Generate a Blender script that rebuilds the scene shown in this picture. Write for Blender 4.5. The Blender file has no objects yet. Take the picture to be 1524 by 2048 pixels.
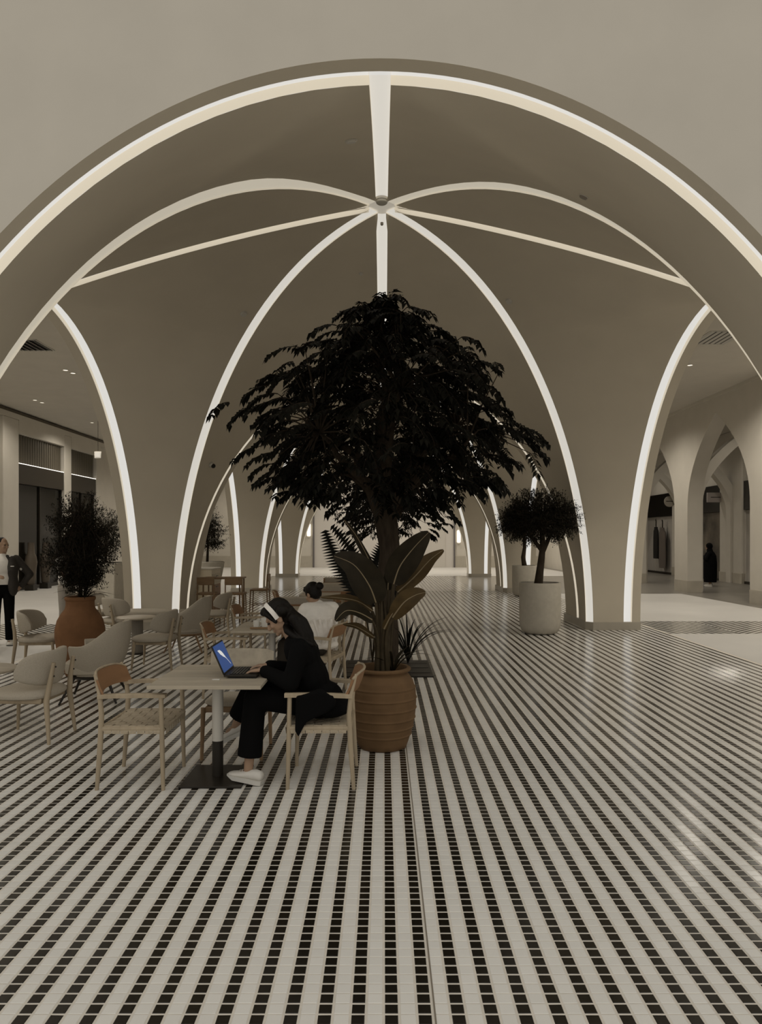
import bpy, bmesh, math, random
from mathutils import Vector, Matrix, noise
from mathutils.bvhtree import BVHTree
random.seed(7)
sc = bpy.context.scene
COL = sc.collection
PI = math.pi
V = Vector

# ------------------------------------------------------------------ camera, world, exposure
F = 1460.0                      # focal length in pixels of the 1524x2048 frame
HORX, HORY, EYE = 768.0, 1078.0, 1.74
cam = bpy.data.cameras.new('camera'); co = bpy.data.objects.new('camera', cam); COL.objects.link(co)
cam.sensor_fit = 'VERTICAL'; cam.sensor_height = 36.0; cam.lens = F / 2048 * 36.0
cam.shift_x = -(HORX - 762) / 2048; cam.shift_y = (HORY - 1024) / 2048
cam.clip_start = 0.05; cam.clip_end = 300
co.location = (0, 0, EYE); co.rotation_euler = (PI / 2, 0, 0)
sc.camera = co
w = bpy.data.worlds.new('world'); sc.world = w; w.use_nodes = True
bg = w.node_tree.nodes['Background']; bg.inputs[0].default_value = (1.0, 0.955, 0.875, 1); bg.inputs[1].default_value = 0.67
sc.view_settings.view_transform = 'Standard'; sc.view_settings.look = 'None'
sc.view_settings.gamma = 1; sc.view_settings.use_curve_mapping = False
sc.view_settings.exposure = 0.0
LED = 0.60          # radiance of the light strips
DOWN_W = 400.0       # watts of one ceiling downlight

# ------------------------------------------------------------------ helpers
def P(px, py, y):
    "point at depth y seen at pixel px, py"
    return V(((px - HORX) / F * y, y, EYE - (py - HORY) / F * y))

def G(px, py):
    "ground point seen at pixel"
    y = F * EYE / (py - HORY)
    return V(((px - HORX) / F * y, y, 0))

MATS = {}
def M(name, col, rough=0.6, spec=0.4, var=0.0, scale=8.0, bump=0.0, metal=0.0, emit=None, stretch=None, estr=1.0, trans=0.0):
    if name in MATS: return MATS[name]
    m = bpy.data.materials.new(name); m.use_nodes = True; MATS[name] = m
    nt = m.node_tree; b = nt.nodes['Principled BSDF']
    b.inputs['Base Color'].default_value = (*col, 1); b.inputs['Roughness'].default_value = rough
    b.inputs['Specular IOR Level'].default_value = spec; b.inputs['Metallic'].default_value = metal
    if trans: b.inputs['Transmission Weight'].default_value = trans
    if emit:
        b.inputs['Emission Color'].default_value = (*emit, 1); b.inputs['Emission Strength'].default_value = estr
    if var or bump:
        tc = nt.nodes.new('ShaderNodeTexCoord'); mp = nt.nodes.new('ShaderNodeMapping')
        mp.inputs['Scale'].default_value = stretch or (1, 1, 1)
        nz = nt.nodes.new('ShaderNodeTexNoise'); nz.inputs['Scale'].default_value = scale; nz.inputs['Detail'].default_value = 5
        nt.links.new(tc.outputs['Object'], mp.inputs[0]); nt.links.new(mp.outputs[0], nz.inputs['Vector'])
        if var:
            mx = nt.nodes.new('ShaderNodeMix'); mx.data_type = 'RGBA'
            mx.inputs[6].default_value = (*[c * (1 - var) for c in col], 1)
            mx.inputs[7].default_value = (*[min(1, c * (1 + var)) for c in col], 1)
            rp = nt.nodes.new('ShaderNodeMapRange'); rp.inputs[1].default_value = 0.3; rp.inputs[2].default_value = 0.7
            nt.links.new(nz.outputs['Fac'], rp.inputs[0]); nt.links.new(rp.outputs[0], mx.inputs[0])
            nt.links.new(mx.outputs[2], b.inputs['Base Color'])
        if bump:
            bp = nt.nodes.new('ShaderNodeBump'); bp.inputs['Strength'].default_value = bump; bp.inputs['Distance'].default_value = 0.01
            nt.links.new(nz.outputs['Fac'], bp.inputs['Height']); nt.links.new(bp.outputs[0], b.inputs['Normal'])
    return m

def link_obj(name, me, parent=None, loc=None):
    o = bpy.data.objects.new(name, me); COL.objects.link(o)
    if parent: o.parent = parent
    if loc is not None: o.location = loc
    return o

def tag(o, label=None, cat=None, group=None, kind=None):
    if label: o['label'] = label
    if cat: o['category'] = cat
    if group: o['group'] = group
    if kind: o['kind'] = kind
    return o

def thing(name, label, cat, loc=(0, 0, 0), rz=0.0, group=None):
    o = bpy.data.objects.new(name, None); COL.objects.link(o)
    o.empty_display_size = 0.1; o.location = loc; o.rotation_euler = (0, 0, rz)
    return tag(o, label, cat, group)

def dup(root, loc=None, rz=None, label=None, group=None, parent=None):
    r = root.copy(); COL.objects.link(r)
    if parent: r.parent = parent
    if loc is not None: r.location = loc
    if rz is not None: r.rotation_euler = (0, 0, rz)
    if label: r['label'] = label
    if group: r['group'] = group
    for ch in list(root.children): dup(ch, parent=r)
    return r

def cs(seq): return list(seq)

class MB:
    def __init__(s): s.v = []; s.f = []; s.m = []
    def add(s, vs, fs, m=0):
        n = len(s.v); s.v += [tuple(x) for x in vs]
        for f in fs: s.f.append(tuple(n + i for i in f)); s.m.append(m)
        return s
    def box(s, c, size, R=None, ch=0.0, m=0):
        hx, hy, hz = size[0] / 2, size[1] / 2, size[2] / 2; c = V(c)
        ch = min(ch, hx * .95, hy * .95, hz * .95)
        if ch <= 0:
            vs = [V((x, y, z)) for x in (-hx, hx) for y in (-hy, hy) for z in (-hz, hz)]
            fs = [(0, 1, 3, 2), (4, 6, 7, 5), (0, 4, 5, 1), (2, 3, 7, 6), (0, 2, 6, 4), (1, 5, 7, 3)]
        else:
            idx = {}; vs = []
            for sx in (-1, 1):
                for sy in (-1, 1):
                    for sz in (-1, 1):
                        for a in range(3):
                            d = [hx - ch, hy - ch, hz - ch]; d[a] += ch
                            idx[(sx, sy, sz, a)] = len(vs); vs.append(V((sx * d[0], sy * d[1], sz * d[2])))
            fs = []; q = ((-1, -1), (1, -1), (1, 1), (-1, 1))
            for sg in (-1, 1):
                fs.append([idx[(sg, a, b, 0)] for a, b in q]); fs.append([idx[(a, sg, b, 1)] for a, b in q]); fs.append([idx[(a, b, sg, 2)] for a, b in q])
            for a in (-1, 1):
                for b in (-1, 1):
                    fs.append([idx[(a, b, -1, 0)], idx[(a, b, 1, 0)], idx[(a, b, 1, 1)], idx[(a, b, -1, 1)]])
                    fs.append([idx[(a, -1, b, 0)], idx[(a, 1, b, 0)], idx[(a, 1, b, 2)], idx[(a, -1, b, 2)]])
                    fs.append([idx[(-1, a, b, 1)], idx[(1, a, b, 1)], idx[(1, a, b, 2)], idx[(-1, a, b, 2)]])
                    for z in (-1, 1): fs.append([idx[(a, b, z, 0)], idx[(a, b, z, 1)], idx[(a, b, z, 2)]])
        if R is not None: vs = [R @ x for x in vs]
        return s.add([x + c for x in vs], fs, m)
    def loft(s, loops, closed=True, caps=True, m=0):
        n = len(loops[0]); vs = [p for l in loops for p in l]; fs = []
        for i in range(len(loops) - 1):
            for j in range(n if closed else n - 1):
                k = (j + 1) % n
                fs.append((i * n + j, i * n + k, (i + 1) * n + k, (i + 1) * n + j))
        if caps and closed:
            fs.append(tuple(range(n - 1, -1, -1))); b = (len(loops) - 1) * n; fs.append(tuple(b + j for j in range(n)))
        return s.add(vs, fs, m)
    def tube(s, pts, radii, n=8, caps=True, m=0, flat=1.0, up=None):
        pts = [V(p) for p in pts]
        if not hasattr(radii, '__len__'): radii = [radii] * len(pts)
        loops = []; ref = None
        for i, p in enumerate(pts):
            t = (pts[min(i + 1, len(pts) - 1)] - pts[max(i - 1, 0)])
            t = t.normalized() if t.length > 1e-9 else V((0, 0, 1))
            if ref is None:
                ref = V(up) if up is not None else (V((0, 0, 1)) if abs(t.z) < .9 else V((1, 0, 0)))
            a = t.cross(ref)
            if a.length < 1e-6: a = t.cross(V((1, 0, 0)) if abs(t.x) < .9 else V((0, 1, 0)))
            a.normalize(); b = a.cross(t).normalized(); ref = b
            loops.append([p + a * (math.cos(2 * PI * k / n) * radii[i]) + b * (math.sin(2 * PI * k / n) * radii[i] * flat) for k in range(n)])
        return s.loft(loops, True, caps, m)
    def lathe(s, prof, n=32, c=(0, 0, 0), m=0, sx=1, sy=1, caps=True):
        c = V(c)
        loops = [[c + V((r * sx * math.cos(2 * PI * k / n), r * sy * math.sin(2 * PI * k / n), z)) for k in range(n)] for r, z in prof]
        return s.loft(loops, True, caps, m)
    def ell(s, c, r, R=None, n=14, k=9, m=0):
        c = V(c); loops = []
        for i in range(1, k):
            th = PI * i / k - PI / 2
            loop = []
            for j in range(n):
                p = V((r[0] * math.cos(th) * math.cos(2 * PI * j / n), r[1] * math.cos(th) * math.sin(2 * PI * j / n), r[2] * math.sin(th)))
                loop.append(c + (R @ p if R is not None else p))
            loops.append(loop)
        return s.loft(loops, True, True, m)
    def cap(s, p0, r0, p1, r1, n=12, m=0):
        p0, p1 = V(p0), V(p1); d = p1 - p0
        if d.length < 1e-6: return s.ell(p0, (r0, r0, r0))
        d.normalize(); pts = []; rr = []
        for a in (80, 50, 25): pts.append(p0 - d * r0 * math.sin(math.radians(a))); rr.append(r0 * math.cos(math.radians(a)))
        pts += [p0, p1]; rr += [r0, r1]
        for a in (25, 50, 80): pts.append(p1 + d * r1 * math.sin(math.radians(a))); rr.append(r1 * math.cos(math.radians(a)))
        return s.tube(pts, rr, n, True, m)
    def prism(s, poly, z0, z1, m=0):
        return s.loft([[V((x, y, z0)) for x, y in poly], [V((x, y, z1)) for x, y in poly]], True, True, m)
    def mesh(s, name, mats, smooth=40, fix=True):
        me = bpy.data.meshes.new(name); me.from_pydata(s.v, [], s.f)
        for mt in (mats if isinstance(mats, (list, tuple)) else [mats]): me.materials.append(mt)
        if any(s.m): me.polygons.foreach_set('material_index', s.m)
        if fix:
            bm = bmesh.new(); bm.from_mesh(me); bmesh.ops.recalc_face_normals(bm, faces=bm.faces); bm.to_mesh(me); bm.free()
        if smooth:
            me.polygons.foreach_set('use_smooth', [True] * len(me.polygons))
            me.set_sharp_from_angle(angle=math.radians(smooth))
        me.update(); return me
    def build(s, name, mats, parent=None, smooth=40, fix=True, loc=None):
        return link_obj(name, s.mesh(name, mats, smooth, fix), parent, loc)

def blob(mb, name, mat, parent=None, voxel=0.012, it=4):
    "one continuous skin over overlapping volumes"
    me = mb.mesh(name + '_src', mat, 0)
    o = bpy.data.objects.new(name + '_src', me); COL.objects.link(o)
    r = o.modifiers.new('r', 'REMESH'); r.mode = 'VOXEL'; r.voxel_size = voxel
    sm = o.modifiers.new('s', 'SMOOTH'); sm.iterations = it; sm.factor = 0.5
    dg = bpy.context.evaluated_depsgraph_get()
    nm = bpy.data.meshes.new_from_object(o.evaluated_get(dg)); nm.name = name
    bpy.data.objects.remove(o); bpy.data.meshes.remove(me)
    if not nm.materials: nm.materials.append(mat)
    nm.polygons.foreach_set('use_smooth', [True] * len(nm.polygons))
    return link_obj(name, nm, parent)

def sst(a, b, x):
    t = max(0, min(1, (x - a) / (b - a))); return t * t * (3 - 2 * t)

def rot(yaw=0, pitch=0, roll=0):
    return Matrix.Rotation(yaw, 3, 'Z') @ Matrix.Rotation(pitch, 3, 'Y') @ Matrix.Rotation(roll, 3, 'X')

# ------------------------------------------------------------------ materials
plaster = M('warm_plaster', (.575, .54, .475), .75, .25, .03, 2.0, .02)
plaster2 = M('vault_plaster', (.60, .545, .445), .8, .2, .03, 1.5, .02)
plinth_m = M('plinth_stone', (.42, .385, .32), .35, .4, .06, 3)
led_m = M('led_diffuser', (.3, .3, .29), .6, .2, emit=(1.0, .985, .95), estr=LED)
ledd_m = M('led_diffuser_soft', (.3, .3, .28), .6, .2, emit=(1.0, .95, .86), estr=LED * .97)
ledb_m = M('led_diffuser_warm', (.3, .3, .28), .6, .2, emit=(1.0, .90, .72), estr=LED * .72)
ledbounce_m = M('channel_side_bounce_glow', (.6, .55, .45), .7, .2, emit=(1.0, .905, .74), estr=LED * .55)  # channel walls are no lamp: bounced strip light put into their emission
pave_m = M('white_paving', (.56, .545, .515), .45, .4, .04, .8)
greyfloor = M('grey_floor', (.34, .32, .285), .18, .5, .05, 1.2)
darkfloor = M('gallery_floor', (.20, .185, .16), .3, .5, .1, 1.5)
oak = M('pale_oak', (.40, .325, .225), .5, .35, .16, 14, .05, stretch=(1, 1, .15))
oak_t = M('table_oak', (.43, .375, .29), .5, .35, .14, 16, .04, stretch=(.12, 1, 1))
walnut = M('reddish_veneer', (.27, .145, .07), .5, .35, .15, 14, .03, stretch=(1, .15, 1))
walnut2 = M('brown_wood', (.25, .16, .085), .5, .35, .15, 12, .03, stretch=(.2, .2, 1))
weave = M('woven_strap', (.45, .38, .28), .8, .2, .1, 60, .2)
fabric = M('beige_upholstery', (.43, .385, .315), .9, .15, .06, 90, .12)
darkmet = M('dark_steel', (.022, .018, .013), .4, .3, .1, 10)
whitemet = M('white_lacquer', (.62, .59, .53), .4, .4)
terra = M('terracotta', (.155, .092, .045), .8, .2, .14, 7, .15)
terra2 = M('orange_terracotta', (.20, .10, .047), .85, .2, .12, 9, .2)
concrete = M('pale_concrete', (.50, .465, .395), .85, .2, .06, 12, .15)
soil = M('soil', (.02, .015, .01), .95, .1, .3, 40, .5)
bark = M('bark', (.045, .034, .024), .9, .15, .3, 20, .5, stretch=(1, 1, .3))
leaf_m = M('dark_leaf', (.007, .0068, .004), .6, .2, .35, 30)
leaf_s = M('shrub_leaf', (.010, .0095, .005), .7, .15, .4, 30)
leaf_b = M('broad_leaf', (.020, .0155, .0085), .55, .12, .3, 9)
leaf_br = M('brown_leaf', (.065, .042, .016), .55, .15, .25, 9)
leaf_rib = M('leaf_midrib', (.22, .17, .10), .5, .3)
stem_m = M('green_brown_stem', (.05, .037, .02), .6, .15, .25, 12)
black_cloth = M('black_cloth', (.0035, .0035, .0035), .9, .1)
skin_m = M('skin', (.36, .235, .155), .55, .35, .05, 30)
hair_m = M('dark_hair', (.006, .0045, .003), .55, .18, .35, 60, .3, stretch=(1, 1, .1))
white_cloth = M('white_cloth', (.80, .765, .71), .9, .15, .03, 20, .1)
grey_cloth = M('grey_trousers', (.33, .30, .26), .9, .15, .04, 20, .1)
navy_cloth = M('charcoal_blazer', (.045, .04, .035), .85, .15, .1, 40, .1)
shoe_m = M('white_leather', (.70, .67, .61), .5, .35, .03, 30)
ceramic = M('white_ceramic', (.7, .68, .63), .25, .5)
black_m = M('black_panel', (.006, .005, .004), .3, .4)
plastic_w = M('white_plastic', (.55, .53, .48), .4, .4)
glow_m = M('lamp_glow', (.8, .75, .65), .5, .2, emit=(1, .9, .74), estr=1.4)

# ------------------------------------------------------------------ floor: tiles
PX, PY = 0.1222, 0.061          # stripe pitch across, tile pitch along
X0, Y0 = 0.0277, 2.643          # a dark tile's centre
def tile_mat(name, col, rough, var):
    m = bpy.data.materials.new(name); m.use_nodes = True; nt = m.node_tree; b = nt.nodes['Principled BSDF']
    b.inputs['Roughness'].default_value = rough; b.inputs['Specular IOR Level'].default_value = .5
    g = nt.nodes.new('ShaderNodeNewGeometry'); mp = nt.nodes.new('ShaderNodeMapping'); mp.vector_type = 'POINT'
    mp.inputs['Location'].default_value = (-(X0 - PX / 4) / (PX / 2), -(Y0 - PY / 2) / PY, 0); mp.inputs['Scale'].default_value = (2 / PX, 1 / PY, 0)
    fl = nt.nodes.new('ShaderNodeVectorMath'); fl.operation = 'FLOOR'
    wn = nt.nodes.new('ShaderNodeTexWhiteNoise'); wn.noise_dimensions = '2D'
    big = nt.nodes.new('ShaderNodeTexNoise'); big.inputs['Scale'].default_value = .9
    nt.links.new(g.outputs['Position'], mp.inputs[0]); nt.links.new(mp.outputs[0], fl.inputs[0]); nt.links.new(fl.outputs[0], wn.inputs['Vector'])
    nt.links.new(g.outputs['Position'], big.inputs['Vector'])
    ad = nt.nodes.new('ShaderNodeMath'); ad.operation = 'MULTIPLY_ADD'; ad.inputs[1].default_value = .6
    nt.links.new(wn.outputs['Value'], ad.inputs[0]); nt.links.new(big.outputs['Fac'], ad.inputs[2])
    mx = nt.nodes.new('ShaderNodeMix'); mx.data_type = 'RGBA'
    mx.inputs[6].default_value = (*[c * (1 - var) for c in col], 1); mx.inputs[7].default_value = (*[c * (1 + var) for c in col], 1)
    nt.links.new(ad.outputs[0], mx.inputs[0]); nt.links.new(mx.outputs[2], b.inputs['Base Color'])
    MATS[name] = m; return m
white_tile = tile_mat('white_tile', (.78, .765, .725), .20, .05)
dark_tile = tile_mat('dark_tile', (.010, .008, .005), .20, .3)
grout_m = M('grout', (.70, .655, .58), .8, .2, .06, 20)

def math_n(nt, op, a, b=None, c=None):
    n = nt.nodes.new('ShaderNodeMath'); n.operation = op
    for i, x in enumerate((a, b, c)):
        if x is None: continue
        if isinstance(x, (int, float)): n.inputs[i].default_value = x
        else: nt.links.new(x, n.inputs[i])
    return n.outputs[0]

def stripe_mat(name, chevron=None, side=1):
    "the same mosaic where the tiles are too far off to be told apart"
    m = bpy.data.materials.new(name); m.use_nodes = True; nt = m.node_tree; b = nt.nodes['Principled BSDF']
    b.inputs['Roughness'].default_value = .2
    g = nt.nodes.new('ShaderNodeNewGeometry'); sp = nt.nodes.new('ShaderNodeSeparateXYZ'); nt.links.new(g.outputs['Position'], sp.inputs[0])
    x, y = sp.outputs[0], sp.outputs[1]
    if chevron is not None:
        dxc = math_n(nt, 'MULTIPLY', math_n(nt, 'SUBTRACT', x, chevron), side)
        wt = math_n(nt, 'MULTIPLY_ADD', math_n(nt, 'GREATER_THAN', dxc, 0.0), .8, .2)
        x = math_n(nt, 'MULTIPLY', math_n(nt, 'SUBTRACT', math_n(nt, 'ABSOLUTE', dxc), math_n(nt, 'MULTIPLY', y, wt)), .85)
        pitch = .135
    else: pitch = PX
    fx = math_n(nt, 'FRACT', math_n(nt, 'ADD', math_n(nt, 'DIVIDE', math_n(nt, 'SUBTRACT', x, X0), pitch), .5 + 40))
    dx = math_n(nt, 'LESS_THAN', math_n(nt, 'ABSOLUTE', math_n(nt, 'SUBTRACT', fx, .5)), .212)
    fy = math_n(nt, 'FRACT', math_n(nt, 'ADD', math_n(nt, 'DIVIDE', math_n(nt, 'SUBTRACT', y, Y0), PY), .5 + 200))
    dy = math_n(nt, 'LESS_THAN', math_n(nt, 'ABSOLUTE', math_n(nt, 'SUBTRACT', fy, .5)), .46)
    fac = math_n(nt, 'MULTIPLY', dx, dy) if chevron is None else dx
    mx = nt.nodes.new('ShaderNodeMix'); mx.data_type = 'RGBA'
    mx.inputs[6].default_value = (.62, .60, .555, 1); mx.inputs[7].default_value = (.010, .008, .005, 1)
    nt.links.new(fac, mx.inputs[0]); nt.links.new(mx.outputs[2], b.inputs['Base Color'])
    MATS[name] = m; return m
stripes = stripe_mat('far_stripes'); chev_r = stripe_mat('chevron_stripes_a', 6.55); chev_l = stripe_mat('chevron_stripes_b', -6.2, -1)

HWF = 5.25; YT = 24.58          # half width of the mosaic floor; tiles are built up to here
fl = MB()
def quad(mb, x0, x1, y0, y1, z, m=0): mb.add([(x0, y0, z), (x1, y0, z), (x1, y1, z), (x0, y1, z)], [(0, 1, 2, 3)], m)
quad(fl, -HWF, HWF, -8, YT, -.0013, 0)
quad(fl, -HWF, HWF, YT, 24.6, 0, 1); quad(fl, -3.1, 3.1, 24.6, 34.4, 0, 1)
quad(fl, 3.1, HWF, 24.6, 34.4, 0, 2); quad(fl, -HWF, -3.1, 24.6, 34.4, 0, 2)
fl.box((0, 13, -.13), (2 * HWF, 42.5, .2), m=0)
floor = tag(fl.build('floor', [grout_m, stripes, greyfloor], smooth=0, fix=False), kind='structure')

def tile_mesh(wx, wy, mat, name):
    h, b = .0, .0022; mb = MB(); z0 = -.0013
    hx, hy = wx / 2, wy / 2
    mb.add([(-hx, -hy, z0), (hx, -hy, z0), (hx, hy, z0), (-hx, hy, z0), (-hx + b, -hy + b, h), (hx - b, -hy + b, h), (hx - b, hy - b, h), (-hx + b, hy - b, h)],
           [(4, 5, 6, 7), (0, 1, 5, 4), (1, 2, 6, 5), (2, 3, 7, 6), (3, 0, 4, 7)])
    return mb.mesh(name, mat, 0)
DW, LW, TH = .0478, .0545, .0515
me_d = tile_mesh(DW, TH, dark_tile, 'dark_tile'); me_l = tile_mesh(LW, .0555, white_tile, 'white_tile')
cells = []
for j in range(-18, int((YT - Y0) / PY)):
    y = Y0 + j * PY
    for i in range(-90, 91):
        x = X0 + i * PX / 2
        if abs(x) < HWF - .03 and abs(x) < .55 * y + 1.2: cells.append((x, y, i % 2 == 0))
def in_frame(x, y):
    return y > 2.62 and abs(x) < .52 * y
front = sorted([c for c in cells if in_frame(c[0], c[1])], key=lambda c: c[1])[:300]
fs = set(front)
rt = random.Random(3)
for x, y, dk in front:
    o = link_obj('dark_tile' if dk else 'white_tile', me_d if dk else me_l, floor, (x, y, rt.uniform(0, .0006)))
    o.rotation_euler = (rt.gauss(0, .003), rt.gauss(0, .003), rt.gauss(0, .006))
tv, tf, tm = [], [], []
for c in cells:
    if c in fs: continue
    x, y, dk = c; me = me_d if dk else me_l; n = len(tv); dz = rt.uniform(0, .0006)
    tx, ty = rt.gauss(0, .003), rt.gauss(0, .003)
    for q in me.vertices: tv.append((x + q.co.x, y + q.co.y, q.co.z + dz + tx * q.co.x + ty * q.co.y))
    for f in ((4, 5, 6, 7), (0, 1, 5, 4), (1, 2, 6, 5), (2, 3, 7, 6), (3, 0, 4, 7)): tf.append(tuple(n + k for k in f)); tm.append(0 if dk else 1)
me = bpy.data.meshes.new('mosaic_tiles'); me.from_pydata(tv, [], tf); me.materials.append(dark_tile); me.materials.append(white_tile)
me.polygons.foreach_set('material_index', tm); me.update()
tag(link_obj('mosaic_tiles', me, floor), kind='stuff')
MB().box((.187, 4.4, -.0004), (.006, 6.4, .004)).build('expansion_joint', M('joint_strip', (.22, .19, .15), .5), floor, 0)
# paving at both sides
def slab(name, rects, mats, z=0.0):
    mb = MB()
    for k, (x0, x1, y0, y1) in enumerate(rects): mb.box(((x0 + x1) / 2, (y0 + y1) / 2, z - .1), (x1 - x0, y1 - y0, .2), m=k if len(mats) > 1 else 0)
    return tag(mb.build(name, mats, smooth=0), kind='structure')
slab('floor', [(HWF, 9.45, -8, 13.4), (HWF, 9.45, 13.4, 15.45), (HWF, 9.45, 15.45, 23.2), (9.45, 14.3, -8, 45), (HWF, 9.45, 23.2, 34.4)], [pave_m, chev_r, pave_m, darkfloor, darkfloor])
slab('floor', [(-12.6, -HWF, -8, 12.6), (-12.6, -HWF, 12.6, 14.9), (-12.6, -HWF, 14.9, 45)], [pave_m, chev_l, pave_m])
slab('floor', [(-HWF, 9.45, 34.4, 45)], [pave_m])

# ------------------------------------------------------------------ the vaults
CX = -0.03; HUB, AD = 6.28, 5.6; U, A_ARCH = 4.60, 3.93; WCH, DCH = 0.08, 0.075; CW = 0.16
def ridge_h(u): return HUB - .165 * u - .02 * u * u
B = ridge_h(U)
def diag_h(d): return HUB * math.sqrt(max(0, 1 - (d / AD) ** 2))
def diag_d(h): return AD * math.sqrt(max(0, 1 - (h / HUB) ** 2))
OUT = 4.92; CEIL = 6.05; PITCH = 9.7
S2 = math.sqrt(.5)
def octs():
    for k in range(4):
        c, s = round(math.cos(k * PI / 2)), round(math.sin(k * PI / 2))
        for mir in (1, -1):
            yield k, mir, (lambda u, v, h, c=c, s=s, mir=mir: V((c * u - s * v * mir, s * u + c * v * mir, h)))
# side index k: 0 = +x, 1 = +y (away), 2 = -x, 3 = -y (towards the camera)
def vault(center_y, a_front, end_front, end_back):
    webs = MB(); NA = 26; NT = 14; NS = 5
    def arch_a(k): return a_front if k == 3 else A_ARCH
    def skew(k, mir):
        "the front cells end a little higher, so that the rib is cut facing the entrance"
        return 0 if k != 3 else (.085 if mir < 0 else .040)
    def lip(k, mir, d, h):
        nn = V((d / AD ** 2, h / HUB ** 2)); nn.normalize(); e = skew(k, mir) * sst(.5, 2.2, d)
        return ((d + nn.x * e) * S2 + WCH * S2, (d + nn.x * e) * S2 - WCH * S2, h + nn.y * e)
    for k, mir, tr in octs():
        A = arch_a(k); rows = []
        for i in range(NT + 1):
            t = .05 + .95 * i / NT; d = t * diag_d(B)
            p = lip(k, mir, d, diag_h(d)); u = t * U
            q = (max(u, p[0]) if i == 0 else u, min(WCH, p[1] + .0), ridge_h(u)); rows.append((p, q))
        for i in range(1, NA + 1):
            ph = PI / 2 * i / NA; h = B * math.cos(ph); d = diag_d(h)
            rows.append((lip(k, mir, d, h), (U, max(WCH, A * math.sin(ph)), h)))
        loops = []
        for p, q in rows:
            l = []
            for s in range(NS + 1):
                f = s / NS; l.append(tr(*[p[x] + (q[x] - p[x]) * f for x in range(3)]))
            loops.append(l)
        webs.loft(loops, closed=False, caps=False)
    root = webs.build('ceiling', plaster2, smooth=50, fix=False, loc=(CX, center_y, 0)); tag(root, kind='structure')
    # hub
    hub = MB(); n = 16
    hub.loft([[V((.26 * math.cos(2 * PI * j / n), .26 * math.sin(2 * PI * j / n), HUB + .03)) for j in range(n)], [V((.02 * math.cos(2 * PI * j / n), .02 * math.sin(2 * PI * j / n), HUB + .045)) for j in range(n)]], True, False)
    hub.build('vault_hub', M('hub_painted_glow', (.6, .56, .48), .7, .2, emit=(1, .93, .8), estr=.25), root, fix=False)  # hub plaster glows by emission, strip light painted into it
    # diagonal strips
    for k in range(4):
        a = PI / 4 + k * PI / 2; e = V((math.cos(a), math.sin(a), 0)); f = V((-math.sin(a), math.cos(a), 0))
        lips = [[], []]; floors = [[], []]
        ds = [.16 + (AD - .16) * math.sin(PI / 2 * i / 44) for i in range(45)]
        for d in ds:
            h = diag_h(d); nn = V((d / AD ** 2, h / HUB ** 2)); nn.normalize()
            for si, sg in enumerate((-1, 1)):
                e_ = 0
                if k == 2 and sg == 1: e_ = skew(3, -1)
                if k == 3 and sg == -1: e_ = skew(3, 1)
                e_ *= sst(.5, 2.2, d)
                lips[si].append(e * (d + nn.x * e_) + f * sg * WCH + V((0, 0, h + nn.y * e_)))
                floors[si].append(e * (d + nn.x * (.02 + e_)) + f * sg * WCH + V((0, 0, h + nn.y * (.02 + e_))))
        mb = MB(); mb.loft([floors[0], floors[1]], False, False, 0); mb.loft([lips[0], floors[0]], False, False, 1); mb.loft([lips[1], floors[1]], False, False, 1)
        mb.build('light_strip', [ledb_m if k in (2, 3) else ledd_m, ledbounce_m], root, fix=False)
    # ridge strips
    for k in range(4):
        c, s = round(math.cos(k * PI / 2)), round(math.sin(k * PI / 2))
        def tr(u, v, h): return V((c * u - s * v, s * u + c * v, h))
        us = [.18 + (U + CW - .18) * i / 24 for i in range(25)]; mb = MB()
        def hh(u): return ridge_h(min(u, U))
        L = [[tr(u, sg * WCH, hh(u)) for u in us] for sg in (-1, 1)]; R = [[tr(u, sg * WCH, hh(u) + DCH) for u in us] for sg in (-1, 1)]
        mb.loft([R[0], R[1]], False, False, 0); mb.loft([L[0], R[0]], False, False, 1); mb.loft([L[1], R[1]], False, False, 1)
        mb.build('light_strip', [ledd_m, ledbounce_m], root, fix=False)
    # arch strips and soffits
    for k in range(4):
        c, s = round(math.cos(k * PI / 2)), round(math.sin(k * PI / 2)); A = arch_a(k)
        def tr(u, v, h): return V((c * u - s * v, s * u + c * v, h))
        def curve(u, off, lo=None):
            pts = []
            for i in range(-56, 57):
                ph = PI / 2 * i / 56; v, h = A * math.sin(ph), B * math.cos(ph)
                n2 = V((math.sin(ph) / A, math.cos(ph) / B)); n2.normalize()
                pts.append(tr(u, v + n2.x * off, h + n2.y * off))
            return pts
        end = {0: OUT, 2: OUT, 1: end_back, 3: end_front}[k]
        if k == 3 and end < OUT - .03:
            sf = MB(); sf.loft([curve(U, 0), curve(end, 0)], False, False); sf.build('arch_soffit', plaster2, root, fix=False)
            continue
        mb = MB(); c1, c2 = curve(U, DCH), curve(U + CW, DCH); a1, a2 = curve(U, 0), curve(U + CW, 0)
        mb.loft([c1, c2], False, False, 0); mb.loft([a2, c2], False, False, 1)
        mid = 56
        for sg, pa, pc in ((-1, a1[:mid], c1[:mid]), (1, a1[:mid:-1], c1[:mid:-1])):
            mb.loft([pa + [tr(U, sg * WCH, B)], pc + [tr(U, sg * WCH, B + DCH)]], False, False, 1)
        mb.build('light_strip', [led_m, ledbounce_m], root, fix=False)
        sf = MB(); sf.loft([a2, curve(end, 0)], False, False); sf.build('arch_soffit', plaster2, root, fix=False)
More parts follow.
